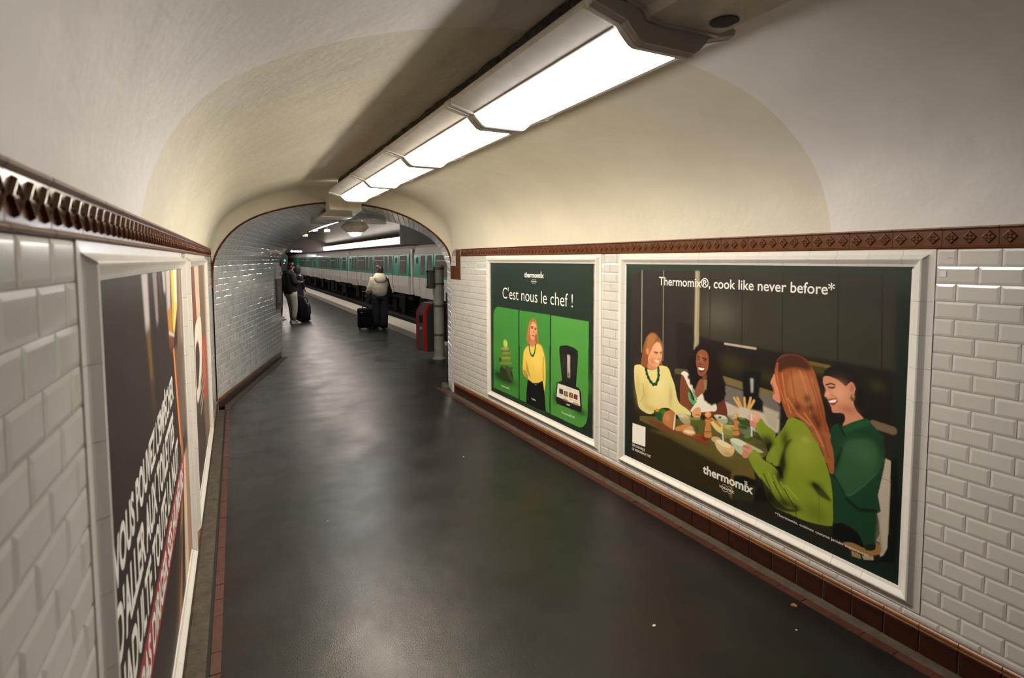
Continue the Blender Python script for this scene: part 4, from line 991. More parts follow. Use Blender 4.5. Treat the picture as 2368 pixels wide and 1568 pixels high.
def paper_mat(name, gain, rough=0.42):
    m = mat(name, (0.5, 0.5, 0.5), rough, spec=0.35, bump=(2.5, 0.004)); nt = m.node_tree; b = nt.nodes['Principled BSDF']
    at = nt.nodes.new('ShaderNodeVertexColor'); at.layer_name = 'print'
    mx = nt.nodes.new('ShaderNodeVectorMath'); mx.operation = 'SCALE'; mx.inputs['Scale'].default_value = gain
    nt.links.new(at.outputs['Color'], mx.inputs[0]); nt.links.new(mx.outputs[0], b.inputs['Base Color']); return m
def poster(cv, P, s_left, direction, z0, m, label, n=0.0035):
    """printed sheet: one coloured grid lying on the wall"""
    X, Y = np.meshgrid(cv.xs/1000, cv.ys/1000); o0 = np.array(P(s_left, z0, n)); a = np.array(P(s_left+direction, z0, n))-o0
    co = o0[None, :] + X.reshape(-1, 1)*a[None, :]; co[:, 2] += Y.ravel()
    nx, ny = cv.nx, cv.ny; I = np.arange(nx*ny).reshape(ny, nx); q = np.stack([I[:-1, :-1], I[:-1, 1:], I[1:, 1:], I[1:, :-1]], -1).reshape(-1, 4)
    me = bpy.data.meshes.new('poster'); me.vertices.add(nx*ny); me.vertices.foreach_set('co', co.astype(np.float32).ravel())
    me.loops.add(q.size); me.loops.foreach_set('vertex_index', q.ravel().astype(np.int32)); me.polygons.add(len(q)); me.polygons.foreach_set('loop_start', np.arange(0, q.size, 4, dtype=np.int32)); me.polygons.foreach_set('loop_total', np.full(len(q), 4, np.int32))
    me.update(calc_edges=True); at = me.color_attributes.new('print', 'FLOAT_COLOR', 'POINT'); c4 = np.ones((nx*ny, 4), np.float32); c4[:, :3] = np.clip(cv.c, 0, 1).reshape(-1, 3); at.data.foreach_set('color', c4.ravel()); me.materials.append(m)
    o = bpy.data.objects.new('poster', me); link(o); tag(o, label, 'poster'); return o
def lettering(txt, parent, P, s_left, direction, z0, box, m, bold=0.0, rot=0.0, n=0.0046, name='lettering', shear=0.0):
    """font outline fitted into box (u0,u1,v0,v1) in mm of the poster; v0..v1 spans the drawn height"""
    cu = bpy.data.curves.new('t', 'FONT'); cu.body = txt; cu.size = 1.0; cu.offset = bold; cu.resolution_u = 4; cu.shear = shear; cu.extrude = 0.0
    to = bpy.data.objects.new('t', cu); COL.objects.link(to); dg = bpy.context.evaluated_depsgraph_get(); me = bpy.data.meshes.new_from_object(to.evaluated_get(dg))
    v = np.empty(len(me.vertices)*3, np.float32); me.vertices.foreach_get('co', v); v = v.reshape(-1, 3)
    lo, hi = v[:, :2].min(0), v[:, :2].max(0); u0, u1, v0, v1 = box
    U = (u0 + (v[:, 0]-lo[0])/(hi[0]-lo[0])*(u1-u0))/1000; V = (v0 + (v[:, 1]-lo[1])/(hi[1]-lo[1])*(v1-v0))/1000
    if rot:
        V = V + (U-u0/1000)*math.tan(rot)
    o0 = np.array(P(s_left, z0, n)); a = np.array(P(s_left+direction, z0, n))-o0; co = o0[None, :]+U[:, None]*a[None, :]; co[:, 2] += V
    # one object per word: islands of the outline grouped by the gaps between them
    par = list(range(len(me.vertices)))
    def find(i):
        while par[i] != i: par[i] = par[par[i]]; i = par[i]
        return i
    for e in me.edges: par[find(e.vertices[0])] = find(e.vertices[1])
    isl = {}
    for i in range(len(par)): isl.setdefault(find(i), []).append(i)
    order = sorted(isl.values(), key=lambda q: v[q, 0].min()); words = []; end = -9
    for q in order:
        if v[q, 0].min() - end > 0.16: words.append([])
        words[-1] += q; end = max(end, v[q, 0].max())
    wid = {i: k for k, q in enumerate(words) for i in q}; polys = [tuple(pl.vertices) for pl in me.polygons]; last = None
    for k, q in enumerate(words):
        idx = {i: j for j, i in enumerate(q)}; last = link(bpy.data.objects.new(name, mesh(name, [co[i] for i in q], [tuple(idx[i] for i in f) for f in polys if wid[f[0]] == k], m)), parent)
    bpy.data.objects.remove(to); bpy.data.meshes.remove(me); return last
def ring_mark(parent, P, s_left, direction, z0, arcs, m, w=2.2):
    """thin circular line work, arcs = (cx, cy, r, t0, t1) in mm"""
    o0 = Vector(P(s_left, z0, .0046)); a = Vector(P(s_left+direction, z0, .0046))-o0
    for cx, cy, r, t0, t1 in arcs:
        n = 14; mb = MB()
        for k in range(n):
            q = []
            for t, rr in ((t0+(t1-t0)*k/n, r-w/2), (t0+(t1-t0)*(k+1)/n, r-w/2), (t0+(t1-t0)*(k+1)/n, r+w/2), (t0+(t1-t0)*k/n, r+w/2)): q.append(o0+a*((cx+rr*math.cos(t))/1000)+UP*((cy+rr*math.sin(t))/1000))
            mb.add(q, [(0, 1, 2, 3)])
        mb.obj('emblem_arc', m, parent)
PW, PH = 1985, 1515
def noise_tex(cv, amt, k):
    r = rng.random((cv.ny//k+2, cv.nx//k+2)); r = np.kron(r, np.ones((k, k)))[:cv.ny, :cv.nx]; r = blur(r, k); cv.c *= (1+amt*(r-.5)*2)[..., None]
def leaf(parent, P, s, d, z, cx, cy, r):
    mb = MB(); o0 = Vector(P(s, z, .0046)); a = Vector(P(s+d, z, .0046))-o0
    for k in range(4):
        t = math.pi/4*1.15 + k*math.pi/2; q = [(cx, cy), (cx+r*.75*math.cos(t-.42), cy+r*.75*math.sin(t-.42)), (cx+r*math.cos(t), cy+r*math.sin(t)), (cx+r*.75*math.cos(t+.42), cy+r*.75*math.sin(t+.42))]
        mb.add([o0+a*(x/1000)+UP*(y/1000) for x, y in q], [(0, 1, 2, 3)])
    mb.obj('emblem_leaf', M['white_text'], parent)
def right_posters():
    cv = Canvas(PW, PH, 3.5, (16, 32, 24)); cv.lw = 1.35
    cv.poly([(0, 1400), (PW, 1400), (PW, PH), (0, PH)], (34, 52, 38), 40, 0, .8)
    cv.run(ART_DINNER); noise_tex(cv, .05, 8)
    m = paper_mat('print_dinner', 1.18); s, d, z = 3.332, -1, .2745
    o = poster(cv, rp, s, d, z, m, 'large poster of four women dining in a dark kitchen')
    T = lambda t, box, bold=0.0, rot=0.0: lettering(t, o, rp, s, d, z, box, M['white_text'], bold, rot)
    T('Thermomix®, cook like never before*', (356, 1632, 1352, 1426), 0.012)
    T('thermomix', (791, 1180, 130, 189), 0.03); leaf(o, rp, s, d, z, 1127, 186, 15)
    T('VORWERK', (927, 1044, 85, 101), 0.02)
    ring_mark(o, rp, s, d, z, [(971, 94, 22, .55, 2.6), (1008, 94, 22, .55, 2.6), (971, 94, 22, 3.7, 5.75), (1008, 94, 22, 3.7, 5.75)], M['white_text'])
    T('*Thermomix, cuisinez comme jamais auparavant', (1329, 1848, 68, 88), 0.012)
    T('DÉCOUVREZ', (86, 234, 101, 123), 0.02); T('LE NOUVEAU TM7', (86, 296, 70, 89), 0.02)
    cv = Canvas(1970, 1512, 4.5, (26, 42, 32)); cv.lw = 1.5; cv.run(ART_CHEF); noise_tex(cv, .04, 6)
    m = paper_mat('print_chef', 1.12); s, z = 5.738, .281
    o = poster(cv, rp, s, d, z, m, 'green three panel poster with woman in yellow sweater')
    T = lambda t, box, bold=0.0, rot=0.0: lettering(t, o, rp, s, d, z, box, M['white_text'], bold, rot)
    T("C'est nous le chef !", (300, 1675, 1110, 1236), -0.004)
    T('thermomix', (794, 1178, 1358, 1412), 0.03); leaf(o, rp, s, d, z, 1127, 1412, 15); T('VORWERK', (928, 1044, 1313, 1328), 0.02)
    ring_mark(o, rp, s, d, z, [(968, 1321, 22, .55, 2.6), (1005, 1321, 22, .55, 2.6), (968, 1321, 22, 3.7, 5.75), (1005, 1321, 22, 3.7, 5.75)], M['white_text'])
    T('Recette #6372', (267, 452, 105, 126), 0.012); T('Sophie', (938, 1024, 103, 128), 0.012); T('Thermomix® TM7', (1498, 1712, 104, 126), 0.012)
right_posters()
def left_posters():
    # big dark poster with slanting capitals; u = s - 1.345 in mm, v = z - .2745
    S0, Z0 = 1.345, .2745
    cv = Canvas(PW, PH, 6, (38, 30, 25)); cv.lw = 1.0
    def R(s0, s1, s2, s3, za, zb, col, bl=8, a=1.0): cv.poly([((s0-S0)*1000, (za-Z0)*1000), ((s1-S0)*1000, (za-Z0)*1000), ((s3-S0)*1000, (zb-Z0)*1000), ((s2-S0)*1000, (zb-Z0)*1000)], col, bl, 0, a)
    R(2.03, 2.16, 2.07, 2.16, 1.80, 1.60, (186, 174, 176), 14); R(2.08, 2.16, 2.13, 2.19, 1.60, 1.42, (110, 82, 30), 16); R(2.13, 2.19, 2.16, 2.22, 1.42, 1.30, (70, 44, 26), 16)
    R(2.28, 2.39, 2.33, 2.39, 1.80, 1.60, (140, 126, 130), 12); R(2.44, 2.48, 2.5, 2.52, 1.80, 1.66, (80, 66, 60), 8)
    R(2.56, 2.85, 2.62, 2.82, 1.80, 1.61, (184, 174, 168), 6); R(2.56, 2.66, 2.62, 2.70, 1.70, 1.56, (36, 28, 26), 8); R(2.64, 2.70, 2.66, 2.71, 1.80, 1.61, (100, 84, 84), 5, .7)
    R(2.68, 2.86, 2.72, 2.86, 1.62, 1.49, (176, 122, 58), 10); R(2.87, 2.93, 2.87, 2.92, 1.80, 1.50, (200, 165, 60), 6)
    R(2.90, 3.17, 2.94, 3.12, 1.80, 1.60, (196, 194, 96), 8); R(3.0, 3.17, 3.02, 3.10, 1.80, 1.62, (226, 222, 196), 8); R(2.94, 3.14, 2.90, 2.93, 1.62, 1.49, (210, 200, 110), 6)
    R(3.17, 3.33, 3.05, 3.33, 1.80, 1.40, (112, 92, 78), 14); R(3.26, 3.33, 3.2, 3.33, 1.80, 1.20, (150, 122, 104), 10, .7)
    R(2.70, 2.91, 2.74, 2.90, 1.50, 1.44, (110, 58, 44), 8); cv.line([((2.72-S0)*1000, (1.52-Z0)*1000), ((2.92-S0)*1000, (1.485-Z0)*1000)], 12, (222, 200, 180), 4)
    R(2.84, 2.905, 2.98, 3.05, 1.432, .95, (214, 120, 54), 3); R(2.905, 3.33, 3.05, 3.33, 1.42, .95, (92, 76, 64), 10)
    R(3.0, 3.10, 3.05, 3.15, .95, .62, (160, 100, 70), 8); R(3.10, 3.26, 2.95, 3.18, .85, .276, (196, 178, 150), 12); R(2.9, 3.0, 2.5, 2.75, .70, .276, (150, 98, 60), 14); R(2.75, 2.95, 2.45, 2.6, .60, .276, (70, 50, 40), 18); R(3.2, 3.33, 3.15, 3.33, .85, .276, (150, 112, 92), 12)
    sl = math.tan(0.105)
    cv.poly([((1.36-S0)*1000, (.545-Z0)*1000), ((3.10-S0)*1000, (.545+1.74*sl-Z0)*1000), ((3.10-S0)*1000, (.70+1.74*sl-Z0)*1000), ((1.36-S0)*1000, (.70-Z0)*1000)], (150, 52, 54), 2, 0)
    noise_tex(cv, .05, 8)
    m = paper_mat('print_dark', 1.35); o = poster(cv, lp, S0, 1, Z0, m, 'dark poster with slanting white capitals on the left wall')
    k = lambda s: (s-S0)*1000; zz = lambda z: (z-Z0)*1000
    T = lambda t, s0, s1, za, zb: lettering(t, o, lp, S0, 1, Z0, (k(s0), k(s1), zz(za), zz(zb)), M['white_text'], 0.035, 0.105)
    T("VOUS POUVEZ L'EMPÊCHER", 1.43, 2.77, 1.085, 1.225); T("D'ALLER AUX TOILETTES", 1.43, 2.72, .915, 1.055); T("L'ADULTE TOUTE LA NUIT", 1.43, 2.86, .745, .885); T("MAIS PAS DIRIGER SES HUMEURS", 1.43, 3.03, .575, .69)
    # second, half hidden poster
    S1 = 3.738; cv = Canvas(PW, PH, 7, (66, 52, 44)); cv.lw = 1.0
    def R2(s0, s1, s2, s3, za, zb, col, bl=8, a=1.0): cv.poly([((s0-S1)*1000, (za-Z0)*1000), ((s1-S1)*1000, (za-Z0)*1000), ((s3-S1)*1000, (zb-Z0)*1000), ((s2-S1)*1000, (zb-Z0)*1000)], col, bl, 0, a)
    R2(4.18, 4.42, 4.18, 4.45, 1.80, 1.40, (120, 72, 58), 20); R2(4.42, 4.92, 4.50, 4.95, 1.80, 1.40, (206, 172, 152), 16); R2(4.92, 5.72, 5.0, 5.75, 1.80, .30, (112, 96, 80), 30); R2(5.55, 5.72, 5.6, 5.75, 1.80, .30, (170, 120, 98), 16, .6)
    cv.poly([((a-S1)*1000, (b-Z0)*1000) for a, b in [(4.5, 1.40), (4.95, 1.38), (5.0, 1.2), (4.85, 1.0), (4.5, .86), (4.2, .9), (4.2, 1.3)]], (214, 204, 190), 10, 1); cv.poly([((a-S1)*1000, (b-Z0)*1000) for a, b in [(4.25, 1.22), (4.55, 1.24), (4.65, 1.1), (4.4, .95), (4.22, .98)]], (62, 50, 52), 10, 1)
    cv.poly([((a-S1)*1000, (b-Z0)*1000) for a, b in [(5.0, 1.18), (5.52, 1.16), (5.42, .66), (4.98, .70)]], (176, 74, 62), 10, 0)
    for i in range(4): cv.line([((4.55-S1)*1000, (.92-.07*i-Z0)*1000), ((4.95-S1)*1000, (.97-.07*i-Z0)*1000)], 34, (172, 162, 146), 6, .8)
    for i in range(4): cv.line([((5.05-S1)*1000, (1.05-.08*i-Z0)*1000), ((5.4-S1)*1000, (1.08-.08*i-Z0)*1000)], 20, (206, 150, 138), 8, .7)
    poster(cv, lp, S1, 1, Z0, paper_mat('print_far_left', 1.3), 'far left poster with pale figure and red block')
left_posters()
# small stickers on the tiles
for y, z, w, lab in ((1.237, 1.755, .026, 'small white sticker on tile right of the dinner poster'), (3.635, 1.762, .024, 'small white sticker on tile between the two right posters')):
    t = MB(); t.bevbox((DR-.0078, y-w, z-.012), (DR-.0068, y, z+.014), .0002); t.obj('sticker', M['sticker'], None, label=lab, cat='sticker')
# ---------------------------------------------------------------- the station beyond
DRF = 0.0105
def sx(x, y): return x + DRF*(y-25)
def station():
    ys = [7.4, 10, 12, 14, 17, 20, 25, 30, 36, 44, 52, 60, 68, 77]
    def strip(mb, prof, y0=None, y1=None, close=True):
        yy = [y for y in ys if (y0 is None or y >= y0) and (y1 is None or y <= y1)]
        mb.loft([[(sx(x, y), y, z) for x, z in prof] for y in yy], close, closed=close)
    mb = MB(); strip(mb, [(4.055, -0.02), (4.055, 0.004), (4.37, 0.004), (4.37, -0.02)]); 
    o = mb.obj('trim_8', M['tactile']); fixn(o); structure(o, 'grey tactile strip along the platform edge', 'platform strip')
    mb = MB(); strip(mb, [(4.37, -0.02), (4.37, 0.006), (4.94, 0.006), (4.98, -0.002), (4.98, -0.10), (4.88, -0.12), (4.37, -0.12)]); o = mb.obj('trim_9', M['edge_white']); fixn(o); structure(o, 'white stone edge of the platform beside the tracks', 'platform edge')
    mb = MB(); strip(mb, [(3.9, -0.004), (4.10, -0.004), (4.10, -1.2), (3.9, -1.2)]); strip(mb, [(4.80, -0.1), (4.84, -0.1), (4.84, -1.2), (4.80, -1.2)]); o = mb.obj('wall_platform_edge', M['ballast']); fixn(o); structure(o, 'dark wall under the platform edge', 'wall')
    mb = MB(); strip(mb, [(4.80, -1.12), (10.75, -1.12), (10.75, -1.2), (4.80, -1.2)]); o = mb.obj('floor_track_bed', M['ballast']); fixn(o); structure(o, 'dark track bed between the platforms', 'track bed')
    for x, lab in ((5.45, 'running rail nearest the white platform edge'), (6.90, 'second running rail from the platform edge'), (8.35, 'running rail under the near side of the train'), (9.80, 'running rail under the far side of the train')):
        mb = MB(); strip(mb, [(x-.07, -1.12), (x-.02, -1.09), (x-.03, -1.0), (x+.03, -1.0), (x+.02, -1.09), (x+.07, -1.12)]); o = mb.obj('rail', M['rail']); fixn(o); tag(o, lab, 'rail', 'track rails')
    mb = MB(); strip(mb, [(10.75, -1.2), (10.75, 0), (14.7, 0), (14.7, -1.2)]); o = mb.obj('floor_far_platform', M['asphalt']); fixn(o); structure(o, 'far platform across the tracks', 'platform')
    # near platform wall and vault
    n = 40; vs = []; fs = []; uv = []
    prof = [(1.02, 0.0), (1.02, 1.2)] + [(7.75-6.75*math.cos(math.pi*k/n), 1.7+3.1*math.sin(math.pi*k/n)) for k in range(n+1)] + [(14.5, 1.2), (14.5, 0.0)]
    gl = [0.0]
    for a, b in zip(prof[:-1], prof[1:]): gl.append(gl[-1]+math.hypot(b[0]-a[0], b[1]-a[1]))
    yy = [11.3] + [y for y in ys if y > 12]
    for y in yy:
        for (x, z), g in zip(prof, gl): vs.append((sx(x, y)+0.14*(x < 2), y, z)); uv.append((y, g))
    k = len(prof)
    for r in range(len(yy)-1):
        for j in range(k-1): fs.append((r*k+j, (r+1)*k+j, (r+1)*k+j+1, r*k+j+1))
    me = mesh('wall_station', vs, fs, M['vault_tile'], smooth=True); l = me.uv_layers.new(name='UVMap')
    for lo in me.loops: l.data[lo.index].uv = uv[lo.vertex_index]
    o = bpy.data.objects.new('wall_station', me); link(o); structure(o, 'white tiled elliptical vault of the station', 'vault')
    # far end wall with a tunnel mouth
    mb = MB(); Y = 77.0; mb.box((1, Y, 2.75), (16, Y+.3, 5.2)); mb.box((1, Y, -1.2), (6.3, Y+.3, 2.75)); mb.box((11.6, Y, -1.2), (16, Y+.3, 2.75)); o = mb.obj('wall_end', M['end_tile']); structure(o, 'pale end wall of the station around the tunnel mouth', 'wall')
    mb = MB(); mb.box((2, 95, -1.2), (14, 95.3, 3.2)); mb.box((2, 77.4, 3.0), (14, 95, 3.2)); mb.box((6.0, 77.4, -1.2), (6.3, 95, 3.0)); mb.box((11.6, 77.4, -1.2), (11.9, 95, 3.0)); structure(mb.obj('wall_tunnel', M['darkwall']), 'black tunnel swallowing the far end of the train', 'tunnel')
    # dark head wall over the tracks at the near end
    mb = MB(); mb.box((5.11, 17.0, 2.31), (15.5, 17.04, 5.0)); mb.box((5.4, 8.0, 2.9), (15.5, 17.0, 3.1)); structure(mb.obj('wall_head', M['headwall']), 'dark grey head wall hanging over the near end of tracks', 'wall')
    # lighting troughs
    t = thing('strip_light', 'long glowing strip light above the far platform', 'light', (sx(12, 40), 40, 3.02)); y = 17.6; x, z0, z1 = 12.0, 3.02, 3.50
    while y < 76:
        b = MB(); e = min(y+1.75, 76.5); pr = [(x+.10, z0), (x-.02, z0+.06), (x-.10, z1-.06), (x, z1), (x+.12, z1), (x+.14, z0)]
        b.loft([[(sx(a, q), q, c) for a, c in pr] for q in (y+.03, e-.03)], True); fixn(b.obj('panel', M['station_lamp'], t))
        b = MB(); b.box((sx(x, y)-.13, y-.03, z1-.02), (sx(x, y)+.9, y+.03, z1+.06)); b.obj('bracket', M['tr_roof'], t); y += 1.75
    b = MB(); b.loft([[(sx(a, q), q, c) for a, c in ((x+.15, z0-.06), (x+.22, z0-.06), (x+.22, z1+.05), (x+.15, z1+.05))] for q in (17.6, 76.5)], True); fixn(b.obj('trough', M['tr_roof'], t))
    t = thing('light_rail', 'slim light rail hanging over the near platform', 'light', (sx(3.2, 30), 30, 2.98)); y = 12.0
    while y < 72:
        b = MB(); b.loft([[(sx(3.2+a, q), q, c) for a, c in ((-.065, 2.985), (-.06, 2.945), (-.035, 2.915), (0, 2.905), (.035, 2.915), (.06, 2.945), (.065, 2.985))] for q in (y+.05, y+1.45)], True); fixn(b.obj('tube_lamp', M['station_lamp_near'], t)); y += 1.5
    b = MB(); b.loft([[(sx(3.2+a, q), q, c) for a, c in ((-.09, 2.975), (-.075, 2.975), (-.075, 2.995), (.075, 2.995), (.075, 2.975), (.09, 2.975), (.09, 3.05), (-.09, 3.05))] for q in (11.95, 72.05)], True); fixn(b.obj('rail', M['trunkpaint'], t))
    for y in (20, 30, 40, 50, 60): b = MB(); b.tube([(sx(3.2, y), y, 3.05), (sx(3.2, y), y, 3.75)], .015, 6); b.obj('hanger', M['box_grey'], t)
    # far small platform lamps in a row
    for i in range(4):
        p = (6.75+.31*i, 60+.3*i, 2.66); t = MB(); t.lathe([(.05, .10), (.11, .06), (.12, 0), (.08, -.05), (.02, -.06)], p, 12); fixn(t.obj('platform_lamp', M['spot'], None, label=['first', 'second', 'third', 'fourth'][i]+' of the tiny lamps in row at the far station end, from left', cat='lamp', group='tiny far lamps'))
    # hanging pieces over the platform
    t = thing('hanging_sign', 'grey hanging sign box over the platform right of the bulb', 'sign', (5.05, 20, 3.1)); b = MB(); b.bevbox((4.62, 19.9, 3.11), (5.48, 20.1, 3.24), .01); b.obj('box', M['trunkpaint'], t)
    for x in (4.8, 5.3): b = MB(); b.tube([(x, 20, 3.23), (x, 20, 4.3)], .012, 6); b.obj('hanger', M['box_grey'], t)
    t = thing('platform_spotlight', 'small bright spotlight hanging over the platform', 'lamp', (2.97, 20, 2.82)); b = MB(); b.lathe([(.09, .05), (.11, .0), (.02, -.01)], (2.99, 20, 2.82), 14); fixn(b.obj('bulb', M['spot'], t)); b = MB(); b.lathe([(.05, .12), (.10, .055), (.09, .05)], (2.99, 20, 2.82), 14); fixn(b.obj('cap', M['box_grey'], t)); b = MB(); b.tube([(2.99, 20, 2.93), (2.99, 20, 3.6)], .01, 6); b.obj('rod', M['box_grey'], t)
    for x, z, lab in ((3.42, 2.83, 'small pale speaker box hanging beside the spotlight'), (2.67, 2.65, 'small pale speaker box hanging left of the spotlight')):
        t = thing('speaker_box', lab, 'speaker', (x, 20, z), 'hanging speaker boxes'); b = MB(); b.bevbox((x-.09, 19.9, z-.05), (x+.09, 20.1, z+.05), .012); b.obj('case', M['trunkpaint'], t); b = MB(); b.tube([(x, 20, z+.05), (x, 20, 3.5)], .01, 6); b.obj('rod', M['box_grey'], t)
    # signal
    t = thing('track_signal', 'black signal head with green light at the far platform end', 'signal', (3.0, 30, 0)); b = MB()
    b.prism([(-.17, 0), (.17, 0), (.17, .82), (.02, 1.0), (-.12, 1.0), (-.17, .86)], (3.0, 30.0, 1.20), (1, 0, 0), (0, 0, 1), (0, .2, 0)); fixn(b.obj('head', M['black'], t)); b = MB(); b.tube([(3.0, 30.1, 0), (3.0, 30.1, 1.2)], .05, 10); b.obj('post', M['black'], t)
    b = MB(); b.lathe([(.04, -.01), (.04, .01), (.015, .02)], (0, 0, 0), 14); o = b.obj('green_lens', M['green_light'], t); o.matrix_parent_inverse = world(t).inverted(); o.matrix_basis = Matrix.Translation((3.02, 29.985, 1.79)) @ Matrix.Rotation(math.radians(90), 4, 'X')
    b = MB(); b.lathe([(.022, -.01), (.022, .01), (.008, .02)], (0, 0, 0), 14); o = b.obj('amber_lens', M['orange_light'], t); o.matrix_parent_inverse = world(t).inverted(); o.matrix_basis = Matrix.Translation((2.98, 29.985, 1.65)) @ Matrix.Rotation(math.radians(90), 4, 'X')
    # manhole outline on the floor
    m = MB(); q = [Vector((2.235, 9.235, 0)), Vector((2.794, 8.923, 0)), Vector((2.99, 9.60, 0)), Vector((2.45, 9.88, 0))]
    for a, b in zip(q, q[1:]+q[:1]):
        d = (b-a).normalized(); s = d.cross(UP)*.006; m.add([a-s, b-s, b+s, a+s, a-s+UP*.003, b-s+UP*.003, b+s+UP*.003, a+s+UP*.003], [(4,5,6,7),(0,1,5,4),(1,2,6,5),(2,3,7,6),(3,0,4,7)])
    c = sum(q, Vector())/4; n = 28
    for j in range(n):
        p = []
        for t_, r in ((j, .20), (j+1, .20), (j+1, .212), (j, .212)): p.append(c+Vector((r*math.cos(2*math.pi*t_/n), r*math.sin(2*math.pi*t_/n), .003)))
        m.add(p, [(0, 1, 2, 3)])
    m.obj('manhole_cover', M['tactile'], None, label='faint square manhole cover set in the asphalt beyond the arch', cat='manhole cover')
station()

# ---------------------------------------------------------------- the train
def train():
    L = 14.05; names = ['train car in front, cut off by the pillar and arch', 'train car behind the woman in the cream jacket', 'third train car from the right, between woman and man', 'fourth train car from the right, above the big black bag', 'farthest train car vanishing into the tunnel']
    side = [(.05, .17), (0.0, .55), (0.0, 1.02), (.0208, 1.5), (.045, 2.06), (.075, 2.17), (.14, 2.34), (.26, 2.46)]
    def off(z): return float(np.interp(z, [p[1] for p in side], [p[0] for p in side]))
    t = thing('train_car', names[0], 'train', (0, 0, 0), 'cars of the teal and white train')
    def slab(name, m, z0, z1, d0, d1, prof=None):
        zs = sorted(set([z0, z1]+[p[1] for p in side if z0 < p[1] < z1])); mb = MB(); W_ = 2.4
        r = [[(off(z), d, z) for z in zs] + [(W_-off(z), d, z) for z in zs[::-1]] for d in (d0, d1)]; mb.loft(r, True); o = mb.obj(name, m, t); fixn(o); return o
    slab('lower_body', M['tr_white'], .17, 1.02, 0, L); slab('window_band', M['tr_teal'], 1.02, 2.06, 0, L); slab('upper_panel', M['tr_white'], 2.06, 2.46, 0, L)
    mb = MB(); mb.loft([[(a, d, z) for a, z in ((.26, 2.46), (.5, 2.56), (.9, 2.63), (1.5, 2.63), (1.9, 2.56), (2.14, 2.46))] for d in (0, L)], True); fixn(mb.obj('roof', M['tr_roof'], t))
    mb = MB(); mb.loft([[(-.012+off(z) if z < 2.4 else off(z), d, z) for z in (2.06, 2.075)] + [(.05+off(z), d, z) for z in (2.075, 2.06)] for d in (0, L)], True); fixn(mb.obj('gutter', M['tr_rubber'], t))
    mb = MB(); mb.box((.25, .1, -.15), (2.2, L-.1, .17)); 
    for d in (1.0, 4.6, 6.1, 8.2, 11.4): mb.box((.12, d, -.62), (2.2, d+random.uniform(.7, 1.4), .12))
    mb.obj('underframe', M['tr_dark'], t)
    for d in (2.2, 3.9, 10.1, 11.8):
        w = MB(); w.lathe([(.20, -.06), (.42, -.05), (.44, 0), (.42, .05), (.20, .06)], (0, 0, 0), 18); o = w.obj('wheel', M['tr_dark'], t); fixn(o); o.matrix_basis = Matrix.Translation((.45, d, -.55)) @ Matrix.Rotation(math.radians(90), 4, 'Y')
    def pane(name, d0, d1, z0, z1, parent, bar=None):
        e = .010; r = min(.07, (d1-d0)*.3); n = 5; P = []
        for (cx, cz, a0) in ((d1-r, z1-r, 0), (d0+r, z1-r, 90), (d0+r, z0+r, 180), (d1-r, z0+r, 270)):
            for k in range(n+1): a = math.radians(a0+90*k/n); P.append((cx+r*math.cos(a), cz+r*math.sin(a)))
        cx, cz = (d0+d1)/2, (z0+z1)/2; IN = [(cx+(x-cx)*(1-.07/(d1-d0)), cz+(z-cz)*(1-.07/(z1-z0))) for x, z in P]
        f = MB(); f.loft([[(off(z)-e, x, z) for x, z in P], [(off(z)-e-.008, x, z) for x, z in P], [(off(z)-e-.008, x, z) for x, z in IN], [(off(z)-e+.002, x, z) for x, z in IN]], False); fo = f.obj(name, M['tr_rubber'], parent); fixn(fo)
        g = MB(); g.add([(off(z)-e-.001, x, z) for x, z in IN], [tuple(range(len(IN)))]); g.obj('pane', M['tr_glass'], fo if parent is t else parent)
        if bar and parent is t: g = MB(); zz = z1-(z1-z0)*.27; g.box((off(zz)-e-.012, d0+.05, zz-.015), (off(zz)-e, d1-.05, zz+.015)); g.obj('transom', M['tr_white'], fo)
        return fo
    pane('window', .40, 1.48, 1.10, 2.0, t, True); pane('window', 2.02, 2.28, 1.62, 1.92, t); pane('window', 13.42, 13.66, 1.62, 1.92, t)
    for a, b in ((4.72, 6.62), (9.2, 11.08)): pane('window', a, b, 1.12, 2.0, t, True)
    for a, b in ((2.72, 4.48), (7.05, 8.95), (11.4, 13.1)):
        m = (a+b)/2
        for x0, x1 in ((a, m-.012), (m+.012, b)):
            zs = [.12, .55, 1.02, 1.5, 2.055]; d = MB(); d.mi = 0
            for z0, z1 in zip(zs[:-1], zs[1:]):
                d.mi = 0 if z1 <= 1.03 else 1
                d.loft([[(off(max(z, .17))-.009, x, z), (off(max(z, .17))+.02, x, z)] for x, z in ((x0, z0), (x1, z0), (x1, z1), (x0, z1))], False); d.add([(off(max(z, .17))-.009, x, z) for x, z in ((x0, z0), (x1, z0), (x1, z1), (x0, z1))], [(0, 1, 2, 3)])
            o = d.obj('door', [M['tr_white'], M['tr_teal']], t); fixn(o); w = (x1-x0)
            pane('door_window', x0+w*.22, x1-w*.16, 1.12, 1.99, o)
        for x in (a-.012, m, b+.012): s = MB(); s.loft([[(off(max(z, .17))-.011, x-.011, z), (off(max(z, .17))-.011, x+.011, z), (off(max(z, .17))+.01, x+.011, z), (off(max(z, .17))+.01, x-.011, z)] for z in (.14, .55, 1.02, 1.5, 2.055)], True); fixn(s.obj('door_seam', M['tr_seam'], t))
    for x in (1.72, 9.0-.01): s = MB(); s.loft([[(off(max(z, .17))-.004, x-.006, z), (off(max(z, .17))-.004, x+.006, z), (off(max(z, .17))+.01, x+.006, z)] for z in (.2, .55, 1.02, 1.5, 2.05)], True); fixn(s.obj('panel_seam', M['tr_seam'], t))
